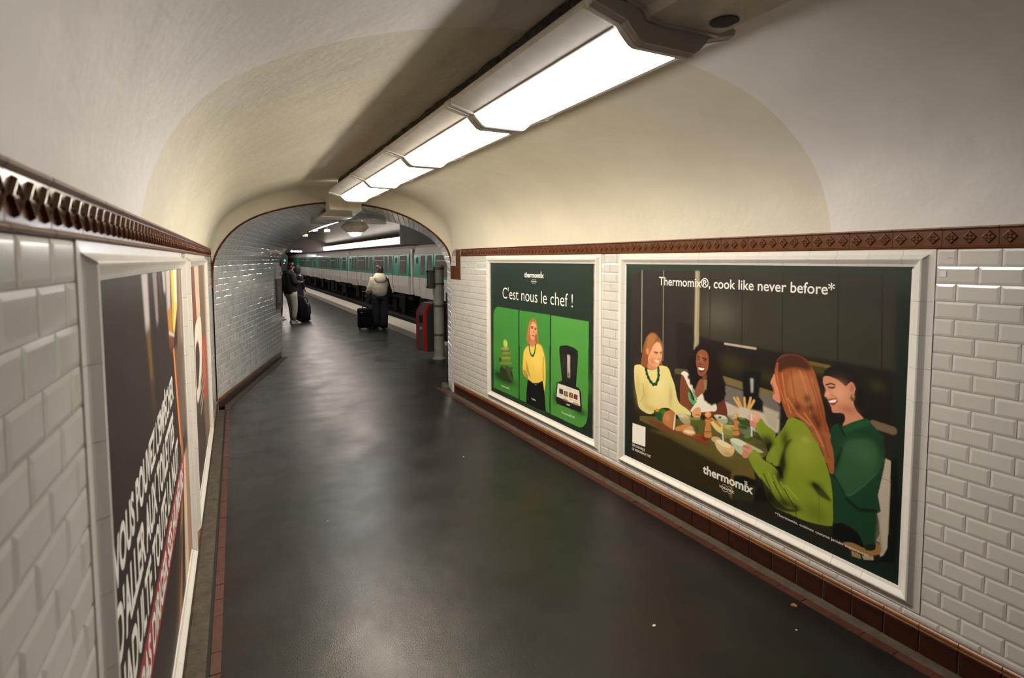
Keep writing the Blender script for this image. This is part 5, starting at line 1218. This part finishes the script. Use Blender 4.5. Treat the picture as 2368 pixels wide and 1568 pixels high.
    for cx in (5.6, 10.15):
        s = MB(); n = 24
        for k in range(n-3):
            q = []
            for tt, r in ((k, .14), (k+1, .14), (k+1, .175), (k, .175)): q.append((-.006, cx+r*.82*math.cos(2*math.pi*tt/n+1.9), .72+r*math.sin(2*math.pi*tt/n+1.9)))
            s.add(q, [(0, 1, 2, 3)])
        s.add([(-.006, cx+.02, .87), (-.006, cx-.01, .87), (-.006, cx-.035, .76), (-.006, cx+.03, .70), (-.006, cx-.03, .63), (-.006, cx-.01, .57), (-.006, cx+.015, .57), (-.006, cx+.0, .63), (-.006, cx+.06, .70), (-.006, cx+.0, .76)], [(0,1,2,9),(9,2,3,8),(8,3,4,7),(7,4,5,6)])
        s.obj('emblem', M['tr_teal'], t)
    # gangway bellows and end frame
    mb = MB(); mb.box((.35, L, .3), (2.05, L+.36, 2.3)); mb.box((.35, -.36, .3), (2.05, 0, 2.3)); mb.obj('gangway', M['tr_dark'], t); mb = MB(); mb.box((.10, -.30, .17), (.16, -.02, 2.3)); mb.obj('end_fairing', M['tr_white'], t)
    src = [o for o in t.children_recursive]
    def dup(o, par):
        c = o.copy(); COL.objects.link(c)
        if par is not None: c.parent = par; c.matrix_parent_inverse = o.matrix_parent_inverse.copy()
        for ch in o.children: dup(ch, c)
        return c
    cars = [t] + [dup(t, None) for _ in range(4)]
    for k, c in enumerate(cars):
        y = 25.05 + 14.8*(k-1); c.location = (sx(7.9, y), y, 0); c.rotation_euler = (0, 0, -DRF); c['label'] = names[k]
train()

# ---------------------------------------------------------------- pillar and help terminal
def pillar():
    t = thing('steel_pillar', 'round grey steel post standing right beyond the arch', 'post', (3.545, 9.45, 0)); c = (3.545, 9.45, 0)
    b = MB(); b.lathe([(.125, 0), (.125, .02), (.10, .03), (.095, .05), (.095, 1.705), (.085, 1.712)], c, 28); fixn(b.obj('tube', M['steel_grey'], t))
    for z in (.45, .98, 1.38, 1.66): b = MB(); b.lathe([(.096, -.022), (.103, -.02), (.103, .02), (.096, .022)], (c[0], c[1], z), 28); fixn(b.obj('clamp', M['box_grey'], t))
    b = MB(); b.bevbox((3.335, 9.36, 1.30), (3.425, 9.50, 1.62), .008); b.obj('side_box', M['box_grey'], t)
    for z in (1.33, 1.61): b = MB(); b.box((3.31, 9.40, z-.015), (3.46, 9.46, z+.015)); b.obj('bracket', M['black'], t)
    b = MB(); b.bevbox((3.70, 9.40, 1.02), (3.79, 9.50, 1.22), .006); b.obj('switch_box', M['box_grey'], t)
    b = MB(); b.tube([(3.745, 9.45, 1.03), (3.75, 9.45, .95), (3.73, 9.45, .86), (3.68, 9.45, .80), (3.63, 9.45, .78)], .008, 8); b.obj('cable', M['black'], t)
    b = MB(); b.bevbox((3.66, 9.62, .28), (3.86, 9.72, 1.0), .006); b.obj('back_plate', M['box_grey'], t)
    r = thing('help_terminal', 'black help terminal with red edge mounted on the pillar', 'terminal', (3.45, 9.7, .08))
    n = Vector((-.95, -.31, 0)).normalized(); s = Vector((-n.y, n.x, 0)); 
    if s.y > 0: s = -s
    o0 = Vector((3.625, 9.62, 0.045))                                       # corner: back edge of the visible side
    def q(d, w, z): return o0 + n*d - s*w + UP*z
    prof = [(0, .08), (.27, .08), (.30, .11), (.30, .80), (.20, .96), (.15, .985), (0, 1.0)]
    b = MB(); b.loft([[q(d, w, z) for d, z in prof] for w in (0, .27)], True); fixn(b.obj('case', M['term_black'], r))
    fp = [(.30, .085), (.345, .115), (.345, .805), (.235, .975), (.20, .975), (.30, .80)]
    for w0, w1 in ((0.0, .045), (.252, .27)): b = MB(); b.loft([[q(d, w, z) for d, z in fp] for w in (w0, w1)], True); fixn(b.obj('red_edge', M['term_red'], r))
    b = MB(); b.loft([[q(d-.012, w, z) for d, z in fp] for w in (.045, .252)], True); fp_ = b.obj('front_panel', M['term_grey'], r); fixn(fp_)
    b = MB(); b.loft([[q(d, w, z) for d, z in ((.334, .62), (.338, .62), (.338, .76), (.334, .76))] for w in (.08, .19)], True); fixn(b.obj('speaker', M['black'], fp_))
    b = MB(); b.loft([[q(d, w, z) for d, z in ((.334, .50), (.341, .50), (.341, .54), (.334, .54))] for w in (.11, .16)], True); fixn(b.obj('button', M['sign_white'], fp_))
pillar()

# line map sign on the slanting wall
def wall_sign():
    a, b = Vector((.895, 10.64, 0)), Vector((1.018, 11.05, 0)); d = (b-a).normalized(); n = d.cross(UP); L = (b-a).length
    t = thing('wall_sign', 'tall narrow line map sign at the end of the passage wall', 'sign', a+UP*.94)
    def plate(name, m, z0, z1, s0=0, s1=L, t0=.008, t1=.03, par=None):
        mb = MB(); mb.loft([[a+d*s0+n*q+UP*z for q, z in ((t0, z0), (t1, z0), (t1, z1), (t0, z1))], [a+d*s1+n*q+UP*z for q, z in ((t0, z0), (t1, z0), (t1, z1), (t0, z1))]], True); o = mb.obj(name, m, par or t); fixn(o); return o
    h = plate('header', M['sign_white'], 1.485, 1.70); p = plate('panel', M['sign_brown'], .99, 1.485); plate('footer', M['sign_brown'], .94, .99)
    plate('print', M['sign_red'], 1.53, 1.60, .26, .38, .03, .0305, h); plate('print', M['term_grey'], 1.655, 1.668, .18, .34, .03, .0305, h)
    for k in range(16): plate('print', M['term_grey'] if k < 5 else M['sign_white'], 1.45-k*.026, 1.456-k*.026, .10, random.uniform(.25, .38), .03, .0305, p)
    for k in range(4): plate('print', M['sign_orange'], .955, .985, .04+k*.095, .10+k*.095, .03, .0305, p)
wall_sign()

k_ = MB(); k_.loft([[(2.70, 7.06, 0), (2.79, 7.06, 0), (2.86, 7.36, 0), (2.80, 7.40, 0)], [(2.71, 7.07, .05), (2.79, 7.06, .05), (2.86, 7.36, .05), (2.81, 7.39, .05)]], True); fixn(structure(k_.obj('trim_15', M['concrete']), 'low concrete kerb block at the foot of the right arch jamb', 'kerb'))
lettering('120', WR, rp, 1.209, -1, 1.823, (0, 12, 0, 5), M['term_grey'], 0.0, 0.0, 0.0064)
# ---------------------------------------------------------------- people and luggage
def skin_mesh(name, verts, edges, m, parent, sub=2):
    me = bpy.data.meshes.new(name); me.from_pydata([v[:3] for v in verts], edges, []); o = bpy.data.objects.new(name, me); COL.objects.link(o)
    md = o.modifiers.new('s', 'SKIN'); md.use_smooth_shade = True
    for k, v in enumerate(verts):
        r = v[3]; me.skin_vertices[0].data[k].radius = r if isinstance(r, tuple) else (r, r)
    me.skin_vertices[0].data[0].use_root = True
    ss = o.modifiers.new('b', 'SUBSURF'); ss.levels = sub; ss.render_levels = sub
    dg = bpy.context.evaluated_depsgraph_get(); dg.update(); me2 = bpy.data.meshes.new_from_object(o.evaluated_get(dg)); bpy.data.objects.remove(o)
    me2.name = name; me2.materials.clear(); me2.materials.append(m)
    return link(bpy.data.objects.new(name, me2), parent)
class Person:
    def __init__(s, label, loc, face, H=1.72, lean=0.0, head_turn=0.0):
        s.k = H/1.72; s.F = Vector((face[0], face[1], 0)).normalized(); s.R = s.F.cross(UP); s.o = Vector(loc); s.ht = head_turn
        s.t = thing('person', label, 'person', loc)
    def p(s, r, f, z): return s.o + (s.R*r + s.F*f + UP*z)*s.k
    def ring(s, r, f, z, rx, ry, n=18, tilt=0.0): return [s.p(r+rx*math.cos(2*math.pi*j/n), f+ry*math.sin(2*math.pi*j/n), z+tilt*math.sin(2*math.pi*j/n)) for j in range(n)]
    def body(s, m, armR, armL, feet, curl=(True, True)):
        """continuous figure; arms = elbow, wrist, finger direction (local)"""
        V = []; E = []
        def v(r, f, z, rad, par=None):
            q = s.p(r, f, z); V.append((q.x, q.y, q.z, tuple(x*s.k for x in rad) if isinstance(rad, tuple) else rad*s.k)); i = len(V)-1
            if par is not None: E.append((par, i))
            return i
        pel = v(0, 0, .93, (.14, .10)); sp = v(0, .01, 1.12, (.13, .095), pel); ch = v(0, .0, 1.32, (.15, .10), sp); nk0 = v(0, -.005, 1.44, .065, ch); nk = v(0, .01, 1.50, .05, nk0); hd = v(0, .025, 1.575, .078, nk); hd2 = v(0, .02, 1.645, .076, hd)
        for sg, arm in ((1, armR), (-1, armL)):
            el, wr, fd = arm; sh = v(sg*.17, 0, 1.40, .062, ch); e = v(*el, .043, sh); w = v(*wr, .028, e); fd = Vector(fd).normalized()
            side = fd.cross(Vector((0, 0, 1))); side = side.normalized() if side.length > .1 else Vector((1, 0, 0)); W3 = Vector(wr); pm = v(*(W3+fd*.055), (.036, .02), w)
            for q, (ln, o_) in enumerate(((.070, -.027), (.080, -.009), (.074, .009), (.058, .026))):
                b0 = W3+fd*.085+side*o_; i0 = v(*b0, .0095, pm); i1 = v(*(b0+fd*ln*.5+Vector((0, 0, -.012))), .009, i0); v(*(b0+fd*ln*.75+Vector((0, 0, -.036))), .008, i1)
            t0 = W3+fd*.035-side*.04*sg; i0 = v(*t0, .011, w); i1 = v(*(t0+fd*.03-side*.012*sg), .010, i0); v(*(t0+fd*.055-side*.006*sg), .009, i1)
        for sg, ft in ((1, feet[0]), (-1, feet[1])):
            hp = v(sg*.095, 0, .88, .09, pel); kn = v((sg*.095+ft[0])/2+sg*.01, ft[1]/2+.03, .49, .06, hp); an = v(ft[0], ft[1], .09, .042, kn); v(ft[0]+ft[2]*.5, ft[1]+.10, .045, .04, an)
        o = skin_mesh('body', V, E, m, s.t); s.body_o = o
        # face features
        hc = s.p(0, .022, 1.61); a = s.ht; F = (s.F*math.cos(a) + s.R*math.sin(a)); R = F.cross(UP); k = s.k
        def at(r, f, z): return hc + (R*r + F*f + UP*z)*k
        mb = MB(); mb.loft([[at(-.008, .074, .022), at(.008, .074, .022), at(0, .080, .022)], [at(-.016, .074, -.02), at(.016, .074, -.02), at(0, .104, -.016)], [at(-.010, .072, -.028), at(.010, .072, -.028), at(0, .084, -.028)]], True); fixn(mb.obj('nose', m, o))
        for sg in (-1, 1):
            mb = MB(); mb.tube([at(sg*.074, -.005, .03), at(sg*.088, -.016, .018), at(sg*.086, -.018, -.008), at(sg*.076, -.006, -.03)], [.006, .013, .012, .006], 8); mb.obj('ear', m, o)
            mb = MB(); mb.ell(at(sg*.030, .072, .018), (.010*k, .010*k, .007*k), 8, 5); mb.obj('eye', M['eye'], o)
        mb = MB(); mb.tube([at(-.024, .070, -.050), at(0, .077, -.052), at(.024, .070, -.050)], [.003, .006, .003], 8); mb.obj('mouth', M['lip'], o)
        return o
    def hair(s, m, back=0.0, low=1.56, tail=None):
        mb = MB(); n = 20; rings = []; a = s.ht
        for z, rx, ry, f in ((low, .066, .05, -.035), (low+.02, .083, .075, -.025), (1.60, .088, .088, -.014), (1.64, .090, .094, -.005), (1.68, .085, .090, .004), (1.71, .068, .074, .006), (1.73, .040, .045, .004), (1.737, .01, .012, .0)):
            R = []
            for j in range(n):
                t = 2*math.pi*j/n; x, y = rx*math.cos(t), ry*math.sin(t)
                if y > .045 and z < 1.66: y = .045 + (y-.045)*.25
                y += f + random.uniform(-.003, .003); c, si = math.cos(-a), math.sin(-a)
                R.append(s.p(x*c - y*si, .02 + x*si + y*c, z))
            rings.append(R)
        mb.loft(rings, True); fixn(mb.obj('hair', m, s.t, smooth=True))
        if tail:
            mb = MB(); mb.tube([s.p(*q[:3]) for q in tail], [q[3]*s.k for q in tail], 12); mb.obj('ponytail', m, s.t, smooth=True)
    def torso(s, name, m, rings):
        mb = MB(); mb.loft([s.ring(*r) for r in rings], True); o = mb.obj(name, m, s.t, smooth=True); fixn(o); return o
    def limb(s, name, m, pts, rad, parent=None):
        P = [Vector(p) for p in pts]; Q = []; RR = []
        for i in range(len(P)-1):
            for t in (0, .33, .66): Q.append(P[i].lerp(P[i+1], t)); RR.append(rad[i]+(rad[i+1]-rad[i])*t)
        Q.append(P[-1]); RR.append(rad[-1])
        for _ in range(2): Q = [Q[0]]+[(Q[i-1]+Q[i]*2+Q[i+1])/4 for i in range(1, len(Q)-1)]+[Q[-1]]
        mb = MB(); mb.tube([s.p(*q) for q in Q], [r*s.k*(1+random.uniform(-.05, .05)) for r in RR], 14); o = mb.obj(name, m, parent or s.t, smooth=True); fixn(o); return o
    def shoe(s, m, r, f, ang=0.0, sole=None, panel=None):
        c, si = math.cos(ang), math.sin(ang)
        def q(x, y, z): return s.p(r + x*c + y*si, f - x*si + y*c, z)
        mb = MB(); sec = [(-.075, .030, .09), (-.06, .036, .10), (-.02, .038, .105), (.04, .041, .085), (.10, .045, .055), (.15, .043, .042), (.185, .030, .032), (.20, .012, .026)]
        mb.loft([[q(w*math.cos(t), y, max(.012, .018 + (h-.018)*math.sin(t))) for t in np.linspace(0, math.pi, 9)] + [q(-w, y, .012), q(w, y, .012)] for y, w, h in sec], True); o = mb.obj('shoe', m, s.t, smooth=True); fixn(o)
        if sole: mb = MB(); mb.loft([[q(w*1.06, y, .0), q(w*1.06, y, .022), q(-w*1.06, y, .022), q(-w*1.06, y, .0)] for y, w, h in sec], True); fixn(mb.obj('sole', sole, o))
        if panel: mb = MB(); mb.loft([[q(w*1.05*math.cos(t), y, .02+(h*.75-.018)*math.sin(t)) for t in np.linspace(0, math.pi, 9)] for y, w, h in sec[:3]], False, closed=False); mb.obj('heel_panel', panel, o, smooth=True)
        return o
def people():
    # man in black jacket and grey sweatpants, seen from behind, phone in the right hand
    a = Person('man in black jacket and grey sweatpants checking a phone', (1.83, 16.85, 0), (.93, .37), 1.73, head_turn=.25)
    aR = ((.25, -.03, 1.13), (.19, .17, 1.17), (-.1, 1, .25)); aL = ((-.24, -.05, 1.12), (-.20, .12, 1.05), (.2, 1, 0))
    a.body(M['skin'], aR, aL, ((.10, .02, .1), (-.13, .10, -.05))); a.hair(M['hair'], low=1.545)
    a.torso('jacket', M['cl_black'], [(0, 0, .84, .205, .16), (0, -.01, .87, .22, .175), (0, -.01, 1.0, .225, .18), (0, -.02, 1.15, .225, .185), (0, -.03, 1.30, .225, .175), (0, -.03, 1.40, .205, .15), (0, -.02, 1.47, .14, .115), (0, -.01, 1.52, .09, .085)])
    a.limb('sleeve', M['cl_black'], [(.17, -.02, 1.41), aR[0], aR[1]], [.10, .085, .055]); a.limb('sleeve', M['cl_black'], [(-.17, -.02, 1.41), aL[0], aL[1]], [.10, .085, .055])
    a.torso('hood', M['cl_black'], [(0, -.12, 1.36, .10, .05), (0, -.12, 1.42, .15, .085), (0, -.09, 1.49, .145, .10), (0, -.06, 1.53, .11, .085)])
    a.limb('trouser_leg', M['cl_grey'], [(.095, -.005, .90), (.11, .05, .50), (.10, .015, .11)], [.125, .092, .06]); a.limb('trouser_leg', M['cl_grey'], [(-.095, -.005, .90), (-.125, .09, .50), (-.13, .09, .11)], [.125, .092, .06]); a.torso('waist', M['cl_grey'], [(0, 0, .76, .17, .12), (0, 0, .82, .195, .145), (0, 0, .90, .19, .14)])
    a.shoe(M['shoe_white'], .10, .02, .1, M['shoe_white'], M['shoe_blue']); a.shoe(M['shoe_white'], -.13, .10, -.05, M['shoe_white'], M['shoe_blue'])
    ph = MB(); c = a.p(.175, .285, 1.205); ph.obox(c, a.R, (a.F+UP*.55).normalized(), (UP-a.F*.55).normalized(), .07, .145, .009); ph.obj('phone', M['phone'], None, label='dark phone held by the man in grey sweatpants', cat='phone')
    bp = thing('backpack', 'black backpack worn by the man in grey sweatpants', 'backpack', a.p(0, -.25, 1.0)); mb = MB(); mb.loft([a.ring(-.02, -.24, z, rx, ry) for z, rx, ry in ((.95, .11, .06), (.98, .14, .09), (1.15, .15, .10), (1.30, .14, .09), (1.38, .10, .06))], True); o = mb.obj('pack', M['bag'], bp, smooth=True); fixn(o)
    mb = MB(); mb.loft([a.ring(-.02, -.33, z, rx, ry) for z, rx, ry in ((1.0, .09, .03), (1.03, .11, .04), (1.14, .11, .04), (1.17, .08, .03))], True); fixn(mb.obj('pocket', M['bag'], bp, smooth=True))
    for sg in (-1, 1): mb = MB(); mb.tube([a.p(sg*.11, -.18, 1.36), a.p(sg*.13, -.02, 1.475), a.p(sg*.14, .12, 1.38), a.p(sg*.15, .14, 1.15), a.p(sg*.15, -.10, 1.02)], [.018]*5, 8); mb.obj('strap', M['bag'], bp)
    # person in navy hood, mostly hidden behind the man
    b = Person('person in navy hooded coat standing behind the man', (2.21, 18.6, 0), (.8, .6), 1.62)
    aR = ((.23, 0, 1.12), (.16, .12, .98), (0, .6, -.6)); aL = ((-.23, 0, 1.12), (-.16, .12, .98), (.2, .6, -.6)); b.body(M['skin'], aR, aL, ((.10, 0, .1), (-.10, .04, -.1)))
    b.torso('coat', M['cl_navy'], [(0, 0, .55, .22, .17), (0, 0, .75, .23, .18), (0, -.01, 1.0, .225, .18), (0, -.02, 1.2, .22, .175), (0, -.02, 1.36, .21, .15), (0, -.01, 1.46, .13, .11), (0, 0, 1.5, .09, .09)])
    b.torso('hood', M['cl_navy'], [(0, -.02, 1.45, .11, .10), (0, 0, 1.53, .125, .12), (0, .01, 1.62, .125, .125), (0, .015, 1.70, .10, .11), (0, .01, 1.75, .05, .06), (0, .01, 1.765, .01, .015)])
    for sg, ar in ((1, aR), (-1, aL)): b.limb('sleeve', M['cl_navy'], [(sg*.17, -.02, 1.40), ar[0], ar[1]], [.095, .08, .055]); b.limb('trouser_leg', M['cl_jean'], [(sg*.095, 0, .9), (sg*.10, .03, .5), (sg*.10, .02, .1)], [.11, .085, .065]); b.shoe(M['shoe_black'], sg*.10, .02)
    # person at the wall corner
    d = Person('person in dark hooded coat half hidden by the passage corner', (1.56, 18.0, 0), (.75, -.65), 1.74)
    aR = ((.25, .05, 1.14), (.10, .30, 1.20), (-.2, 1, .4)); aL = ((-.25, .02, 1.12), (-.08, .28, 1.22), (.3, 1, .3)); d.body(M['skin'], aR, aL, ((.10, 0, .1), (-.10, .04, -.1))); d.hair(M['hair'])
    d.torso('coat', M['cl_black'], [(0, 0, .80, .20, .16), (0, 0, .9, .215, .17), (0, -.02, 1.2, .215, .17), (0, -.02, 1.36, .205, .15), (0, -.01, 1.46, .13, .11), (0, 0, 1.52, .09, .09)]); d.torso('hood', M['cl_black'], [(0, -.06, 1.42, .12, .10), (0, -.05, 1.52, .125, .11), (0, -.03, 1.66, .115, .115), (0, -.02, 1.74, .08, .085), (0, -.01, 1.77, .02, .02)])
    for sg, ar in ((1, aR), (-1, aL)): d.limb('sleeve', M['cl_black'], [(sg*.17, -.02, 1.40), ar[0], ar[1]], [.095, .08, .05]); d.limb('trouser_leg', M['cl_navy'], [(sg*.095, 0, .9), (sg*.10, .03, .5), (sg*.10, .02, .1)], [.115, .085, .06]); d.shoe(M['shoe_white'], sg*.10, .02, 0, M['shoe_white'])
    # woman in cream padded jacket
    w = Person('woman in cream hooded padded jacket and dark jeans facing the train', (3.70, 14.20, 0), (.10, 1.0), 1.67, head_turn=-.75)
    aR = ((.21, .05, 1.14), (.12, .24, 1.08), (-.4, 1, 0)); aL = ((-.22, -.01, 1.10), (-.30, .14, .985), (-.2, .7, -.5)); w.body(M['skin'], aR, aL, ((.09, .0, .15), (-.10, .08, -.5))); w.hair(M['hair_b'], low=1.53, tail=[(.03, -.03, 1.68, .05), (.04, -.06, 1.62, .058), (.045, -.055, 1.55, .05), (.04, -.05, 1.49, .04)])
    w.torso('jacket', M['cl_cream'], [(0, 0, .90, .165, .145), (0, 0, .915, .18, .16), (0, -.01, .97, .215, .185), (0, -.02, 1.08, .222, .195), (0, -.03, 1.20, .218, .188), (0, -.03, 1.32, .205, .172), (0, -.02, 1.41, .18, .145), (0, -.01, 1.475, .12, .11), (0, 0, 1.50, .085, .08)])
    w.limb('sleeve', M['cl_cream'], [(.15, -.02, 1.40), aR[0], aR[1]], [.095, .085, .06]); w.limb('sleeve', M['cl_cream'], [(-.15, -.02, 1.40), aL[0], (-.305, .15, .98)], [.095, .10, .055])
    w.torso('hood', M['cl_cream'], [(0, -.17, 1.25, .06, .03), (0, -.17, 1.29, .125, .06), (0, -.15, 1.35, .16, .085), (0, -.11, 1.42, .165, .10), (0, -.06, 1.48, .14, .105), (0, -.03, 1.515, .105, .085)])
    w.limb('trouser_leg', M['cl_jean'], [(.085, 0, .95), (.10, .02, .50), (.095, 0, .045)], [.135, .115, .105]); w.limb('trouser_leg', M['cl_jean'], [(-.085, 0, .95), (-.095, .04, .50), (-.09, .05, .07)], [.135, .112, .095]); w.torso('waist', M['cl_jean'], [(0, 0, .80, .18, .13), (0, 0, .88, .19, .145), (0, 0, .95, .18, .14)])
    w.shoe(M['shoe_black'], .09, .0, .2, M['shoe_black']); w.shoe(M['shoe_black'], -.12, .05, -.9, M['shoe_black'])
    sb = thing('shoulder_bag', 'black shoulder bag hanging at the right hip of the woman', 'bag', w.p(.30, -.02, .85)); mb = MB(); mb.loft([[w.p(.23+x, y, z) for x, y in ((-.02, -.13), (.07, -.13), (.07, .13), (-.02, .13))] for z, in ((.88,),)] + [[w.p(.22+x, y, z) for x, y in ((-.02, -.12), (.09, -.12), (.09, .12), (-.02, .12))] for z in (.92, 1.05)] + [[w.p(.24+x, y, 1.16) for x, y in ((-.01, -.09), (.03, -.09), (.03, .09), (-.01, .09))]], True); fixn(mb.obj('pouch', M['bag'], sb))
    mb = MB(); mb.tube([w.p(.26, -.09, 1.15), w.p(.21, -.14, 1.33), w.p(.12, -.08, 1.475), w.p(.15, .10, 1.38), w.p(.23, .12, 1.2)], [.014]*5, 8); mb.obj('strap', M['bag'], sb)
people()
def suitcase():
    t = thing('suitcase', 'upright black trolley suitcase beside the woman in cream jacket', 'suitcase', (3.34, 14.34, 0)); F = Vector((.12, .99, 0)).normalized(); R = F.cross(UP); o = Vector((3.345, 14.36, 0))
    def q(r, f, z): return o + R*r + F*f + UP*z
    def rb(name, r0, r1, f0, f1, z0, z1, c, m, par=None):
        mb = MB(); L = []
        for z, k in ((z0, c), (z0+c, 0), (z1-c, 0), (z1, c)): L.append([q(x, y, z) for x, y in ((r0+k+c, f0+k), (r1-k-c, f0+k), (r1-k, f0+k+c), (r1-k, f1-k-c), (r1-k-c, f1-k), (r0+k+c, f1-k), (r0+k, f1-k-c), (r0+k, f0+k+c))])
        mb.loft(L, True); ob = mb.obj(name, m, par or t); fixn(ob); return ob
    bd = rb('body', -.185, .185, -.11, .11, .06, .56, .025, M['bag']); rb('front_pocket', -.165, .165, -.15, -.105, .10, .36, .018, M['bag']); rb('top_pocket', -.165, .165, -.135, -.105, .38, .52, .012, M['bag'])
    mb = MB(); mb.add([q(-.12, -.1355, .455), q(-.075, -.1355, .455), q(-.08, -.1355, .468), q(-.0975, -.1355, .478), q(-.115, -.1355, .468)], [(0, 1, 2, 3, 4)]); mb.obj('badge', M['sign_white'], t)
    mb = MB(); mb.tube([q(-.07, 0, .555), q(-.06, 0, .59), q(-.03, 0, .605), q(.03, 0, .605), q(.06, 0, .59), q(.07, 0, .555)], .011, 8); mb.obj('carry_handle', M['black'], t)
    for x in (-.05, .05): mb = MB(); mb.tube([q(x, .06, .55), q(x, .04, .99)], .007, 8); mb.obj('pole', M['box_grey'], t)
    mb = MB(); mb.tube([q(-.06, .04, .99), q(.06, .04, .99)], .014, 8); mb.obj('grip', M['black'], t)
    for x in (-.14, .14):
        mb = MB(); mb.lathe([(.015, -.014), (.035, -.012), (.035, .012), (.015, .014)], (0, 0, 0), 14); ob = mb.obj('wheel', M['black'], t); fixn(ob); ob.matrix_basis = frame_m(q(x, .06, .036), F, UP, R) if False else Matrix.Translation(q(x, .06, .036)) @ R.to_track_quat('Z', 'Y').to_matrix().to_4x4()
        mb = MB(); mb.obox(q(x, -.08, .03), R, F, UP, .03, .03, .06); mb.obj('foot', M['black'], t)
    # big soft bag on the floor behind the man
    g = thing('travel_bag', 'big soft black travel bag standing on the platform beside the man', 'bag', (2.17, 17.25, 0)); R2 = Vector((.90, -.44, 0)); F2 = Vector((.44, .90, 0)); c = Vector((2.17, 17.3, 0))
    def rr(z, rx, ry, dx=0.0): return [c+R2*(dx+rx*math.cos(2*math.pi*j/16)*(1+.05*math.sin(3*j)))+F2*(ry*math.sin(2*math.pi*j/16))+UP*z for j in range(16)]
    mb = MB(); mb.loft([rr(.015, .19, .15, .01), rr(.04, .235, .18, .01), rr(.20, .235, .18, .005), rr(.40, .205, .17, -.02), rr(.58, .165, .15, -.05), rr(.72, .12, .12, -.08), rr(.78, .06, .07, -.09)], True); fixn(mb.obj('body', M['bag'], g, smooth=True))
    mb = MB(); mb.loft([[p+R2*.20 for p in rr(z, rx, .10)] for z, rx in ((.18, .03), (.22, .06), (.42, .06), (.52, .03))], True); fixn(mb.obj('side_pocket', M['cl_navy'], g, smooth=True))
    mb = MB(); mb.tube([c+R2*.06+F2*-.1+UP*.66, c+R2*.14+F2*-.06+UP*.72, c+R2*.17+F2*.02+UP*.64, c+R2*.15+F2*.05+UP*.55], .016, 8); mb.obj('handle', M['bag'], g)
    mb = MB(); mb.tube([c+R2*-.02+F2*-.17+UP*.70, c+R2*.04+F2*-.20+UP*.4, c+R2*.05+F2*-.20+UP*.06], .014, 8); mb.obj('strap', M['bag'], g)
    for dx in (-.1, .14): mb = MB(); mb.ell(c+R2*dx-F2*.12+UP*.03, (.03, .03, .03), 10, 6); mb.obj('wheel', M['black'], g)
    # hand luggage by the hidden person
    h = thing('cabin_case', 'navy cabin case half hidden behind the passage corner', 'suitcase', (1.33, 16.6, 0)); mb = MB(); mb.bevbox((1.18, 16.5, .05), (1.43, 16.85, .75), .03); mb.obj('body', M['cl_navy'], h); mb = MB(); mb.tube([(1.25, 16.7, .74), (1.27, 16.7, .80), (1.37, 16.7, .80), (1.40, 16.7, .74)], .014, 8); mb.obj('handle', M['sign_white'], h)
    for x in (1.22, 1.39): mb = MB(); mb.ell((x, 16.6, .027), (.027, .027, .027), 10, 6); mb.obj('wheel', M['black'], h)
suitcase()
# scraps on the asphalt
def scraps():
    for i, (x, y, r, m, lab) in enumerate(((2.62, 1.75, .018, 'leaf', 'dry brown leaf scrap beside the gutter near the right wall'), (2.45, 1.62, .006, 'litter', 'pale crumb of litter right of centre on the asphalt'), (1.86, 1.98, .012, 'litter', 'pale gum spot on the asphalt below the dinner poster'), (1.95, 4.6, .009, 'litter', 'pale crumb of litter on the asphalt below the green poster'), (.62, 3.9, .008, 'litter', 'pale crumb of litter on the left half of the asphalt'))):
        n = 7; mb = MB(); q = [(x+r*random.uniform(.6, 1.2)*math.cos(2*math.pi*j/n), y+r*random.uniform(.6, 1.2)*math.sin(2*math.pi*j/n)) for j in range(n)]
        mb.loft([[(a, b, .0) for a, b in q], [(x+(a-x)*.9, y+(b-y)*.9, .002+random.uniform(0, .002)) for a, b in q]], True); mb.obj('litter_scrap', M[m], None, label=lab, cat='litter')
scraps()
